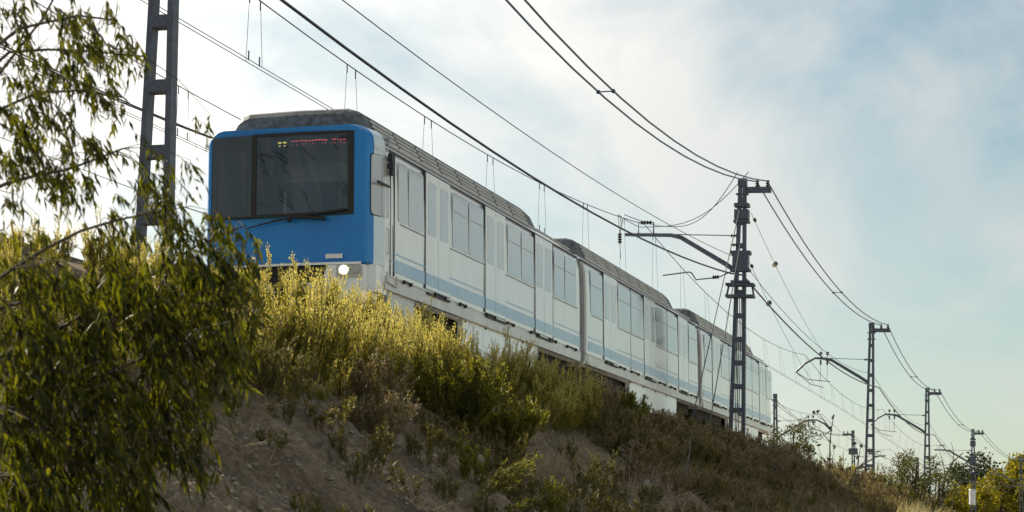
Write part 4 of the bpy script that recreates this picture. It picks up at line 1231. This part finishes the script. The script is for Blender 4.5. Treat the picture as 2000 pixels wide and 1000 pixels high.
# near tree on the left, its branches reaching in from outside the frame
tree = None
tb = at_depth(-330, 1010, 7.6)
tree = empty('willow_leaved_tree', (tb.x, tb.y, gz(tb.x, tb.y) - .1))
tag(tree, 'dark narrow-leaved tree with drooping sprays in the left foreground', 'tree')
T0 = Vector(tree.location)
rg = np.random.default_rng(99)


def P3(px, py, d): return np.array(at_depth(px, py, d) - T0)


limbs = [  # px, py, depth polylines
    [(-330, 1000, 7.6), (-320, 650, 7.7), (-290, 300, 7.8), (-220, -80, 7.9)],
    [(-310, 560, 7.7), (-120, 340, 8.1), (0, 135, 8.3), (70, 60, 8.4), (120, -30, 8.5)],
    [(-315, 620, 7.7), (-150, 250, 8.2), (20, 100, 8.5), (130, 95, 8.8), (280, 110, 9.0)],
    [(-310, 640, 7.7), (-100, 400, 8.2), (10, 200, 8.5), (110, 170, 8.7), (240, 190, 8.9)],
    [(-320, 700, 7.7), (-60, 620, 8.3), (60, 585, 8.6), (150, 570, 8.8), (260, 640, 9.2)],
    [(-320, 720, 7.7), (-80, 600, 8.2), (60, 500, 8.4), (180, 440, 8.6), (300, 415, 8.8)],
    [(-320, 780, 7.7), (-50, 720, 8.4), (120, 640, 8.8), (260, 560, 9.1), (400, 470, 9.3), (480, 440, 9.4)],
    [(-325, 860, 7.7), (0, 820, 8.2), (130, 760, 8.5), (280, 700, 8.8), (430, 650, 9.1)],
    [(-325, 930, 7.7), (0, 930, 8.2), (120, 900, 8.4), (260, 860, 8.6), (400, 860, 8.8)],
    [(-300, 480, 7.7), (-120, 420, 8.0), (30, 350, 8.3), (140, 330, 8.5), (240, 290, 8.7)],
    [(-290, 420, 7.7), (-100, 180, 8.0), (20, 60, 8.1), (150, 30, 8.4), (230, 40, 8.5)],
    [(-325, 900, 7.7), (30, 780, 8.2), (90, 860, 8.3), (150, 960, 8.4)],
]
paths = [np.array([P3(*q) for q in L_]) for L_ in limbs]


def resample(p, k):
    s = np.concatenate([[0], np.cumsum(np.linalg.norm(np.diff(p, axis=0), axis=1))]); t = np.linspace(0, s[-1], k)
    return np.stack([np.interp(t, s, p[:, i]) for i in range(3)], 1)


for i, p in enumerate(paths):
    V_, Q_ = stems_arrays([resample(p, 10)], [.045 if i == 0 else .012], 6)
    link('trunk' if i == 0 else 'branch', np_mesh('trunk' if i == 0 else 'branch', V_, Q_, [M['bark']], smooth=True), tree)
# leafy sprays: (px, py, depth, half width px, half height px, twigs, leaves per twig)
SPR = [
    (40, 40, 8.3, 90, 60, 26, 15), (150, 60, 8.5, 70, 55, 24, 15), (215, 45, 8.5, 35, 35, 8, 10), (240, 105, 9.0, 50, 22, 16, 13), (110, 130, 8.6, 90, 40, 26, 14),
    (190, 110, 8.8, 40, 25, 10, 13), (175, 175, 8.8, 60, 28, 16, 14), (60, 180, 8.5, 70, 40, 18, 13), (215, 200, 8.9, 35, 22, 9, 12),
    (50, 250, 8.4, 70, 60, 30, 15), (30, 320, 8.3, 50, 50, 22, 14), (120, 240, 8.6, 45, 40, 10, 11), (160, 290, 8.6, 60, 40, 16, 12), (205, 305, 8.7, 35, 25, 9, 12), (110, 330, 8.5, 40, 40, 12, 12),
    (115, 355, 8.6, 45, 50, 22, 14), (160, 365, 8.7, 40, 30, 12, 13), (20, 430, 8.3, 30, 60, 9, 10), (75, 470, 8.4, 40, 40, 8, 10),
    (300, 330, 8.9, 45, 45, 14, 10), (300, 390, 8.9, 60, 55, 30, 13), (250, 460, 8.8, 70, 45, 22, 13), (365, 330, 8.9, 35, 35, 8, 8), (395, 245, 9.0, 30, 15, 4, 7),
    (340, 455, 9.0, 70, 40, 34, 14), (430, 460, 9.2, 55, 50, 30, 13), (440, 530, 9.2, 50, 60, 30, 13), (480, 500, 9.3, 30, 60, 12, 10), (370, 530, 9.0, 60, 50, 34, 14),
    (80, 560, 8.6, 110, 50, 44, 14), (220, 560, 8.8, 90, 60, 44, 14), (320, 600, 8.9, 80, 60, 46, 14), (60, 660, 8.5, 100, 60, 56, 14), (190, 660, 8.7, 100, 60, 60, 14), (310, 680, 8.9, 90, 60, 56, 14), (410, 620, 9.1, 60, 60, 32, 13),
    (430, 690, 9.0, 50, 50, 22, 12), (60, 760, 8.4, 100, 60, 60, 14), (190, 760, 8.6, 100, 60, 62, 14), (310, 780, 8.8, 90, 60, 48, 14), (400, 770, 8.9, 50, 50, 18, 12), (480, 640, 9.1, 35, 60, 10, 10), (470, 740, 9.1, 30, 40, 7, 9),
    (60, 860, 8.3, 100, 60, 62, 14), (180, 860, 8.5, 100, 60, 56, 14), (290, 880, 8.6, 80, 60, 40, 13), (375, 860, 8.7, 50, 50, 16, 12), (60, 960, 8.2, 100, 60, 60, 14), (180, 970, 8.4, 90, 60, 42, 13), (280, 975, 8.5, 60, 45, 16, 12), (365, 920, 8.6, 35, 40, 8, 11),
]
allp = np.concatenate([resample(p, 40) for p in paths[1:]])
tw, twr, LP, LD, LS = [], [], [], [], []
for (px, py, d, hw, hh, nt_, nl) in SPR:
    for _ in range(int(nt_ * (.84 if py < 300 else .62 if py < 500 else .90)) + 1):
        c = P3(px + rg.normal() * hw * .42, py + rg.normal() * hh * .38, d + rg.normal() * .22)
        # twig arcs over and droops
        a = rg.uniform(-.6, 2.2); out = np.array([math.cos(a), math.sin(a) * .8, 0]) * rg.uniform(.06, .16)
        k = 5; tt = np.linspace(0, 1, k)[:, None]
        p = c + out * (tt - .5) + np.array([[0, 0, 1]]) * (.05 - .16 * (tt) ** 1.8 * rg.uniform(.4, 1.3))
        tw.append(p); twr.append(.0016)
        if rg.random() < .35:
            j = allp[np.argmin(((allp - p[0]) ** 2).sum(1) + .02 * rg.random(len(allp)))]
            if np.linalg.norm(j - p[0]) < .5:
                mid = (j + p[0]) / 2 + np.array([0, 0, .03]); tw.append(np.array([j, mid, p[0]])); twr.append(.003)
        s = rg.uniform(0, 1, nl) * (k - 1.001); j0 = s.astype(int); fr = (s - j0)[:, None]
        pos = p[j0] * (1 - fr) + p[j0 + 1] * fr
        dd = rg.normal(size=(nl, 3)) * np.array([.42, .42, .3]) + np.array([.05, 0, -1.0]) + (out / (np.linalg.norm(out) + 1e-6)) * .35
        dd /= np.linalg.norm(dd, axis=1, keepdims=True); LP.append(pos); LD.append(dd); LS.append(np.full(nl, .78 if py < 480 else 1.0))
V_, Q_ = stems_arrays(tw, twr, 3); link('twigs', np_mesh('twigs', V_, Q_, [M['bark']]), tree)
LP = np.concatenate(LP); LD = np.concatenate(LD)
# the 300 leaves nearest the open edges of the crown stay single leaves
nL_ = len(LP)
pick = np.zeros(nL_, bool); pick[rg.permutation(nL_)[:300]] = True
LS = np.concatenate(LS); Lg = .066 * LS * rg.uniform(.4, 1.4, nL_); Wd_ = .0135 * LS * rg.uniform(.6, 1.35, nL_)
Vv, Qq = leaves_mesh(LP[~pick], LD[~pick], Lg[~pick], Wd_[~pick], rg, fold=.3, droop=.12)
cr = link('crown', np_mesh('crown', Vv, Qq, [M['willow']]), tree); tag(cr, kind='stuff')
lv, lq = leaves_mesh(np.zeros((1, 3)), np.array([[0, 0, -1.0]]), np.array([1.0]), np.array([.21]), np.random.default_rng(1), fold=.3)
leafme = np_mesh('leaf', lv, lq, [M['willow']])
for i in np.where(pick)[0]:
    o = link('leaf', leafme, tree, LP[i]); o.scale = (Lg[i],) * 3
    o.rotation_euler = Vector((0, 0, -1)).rotation_difference(Vector(LD[i])).to_euler(); o.rotation_euler.rotate_axis('Z', rg.uniform(0, 6.28))
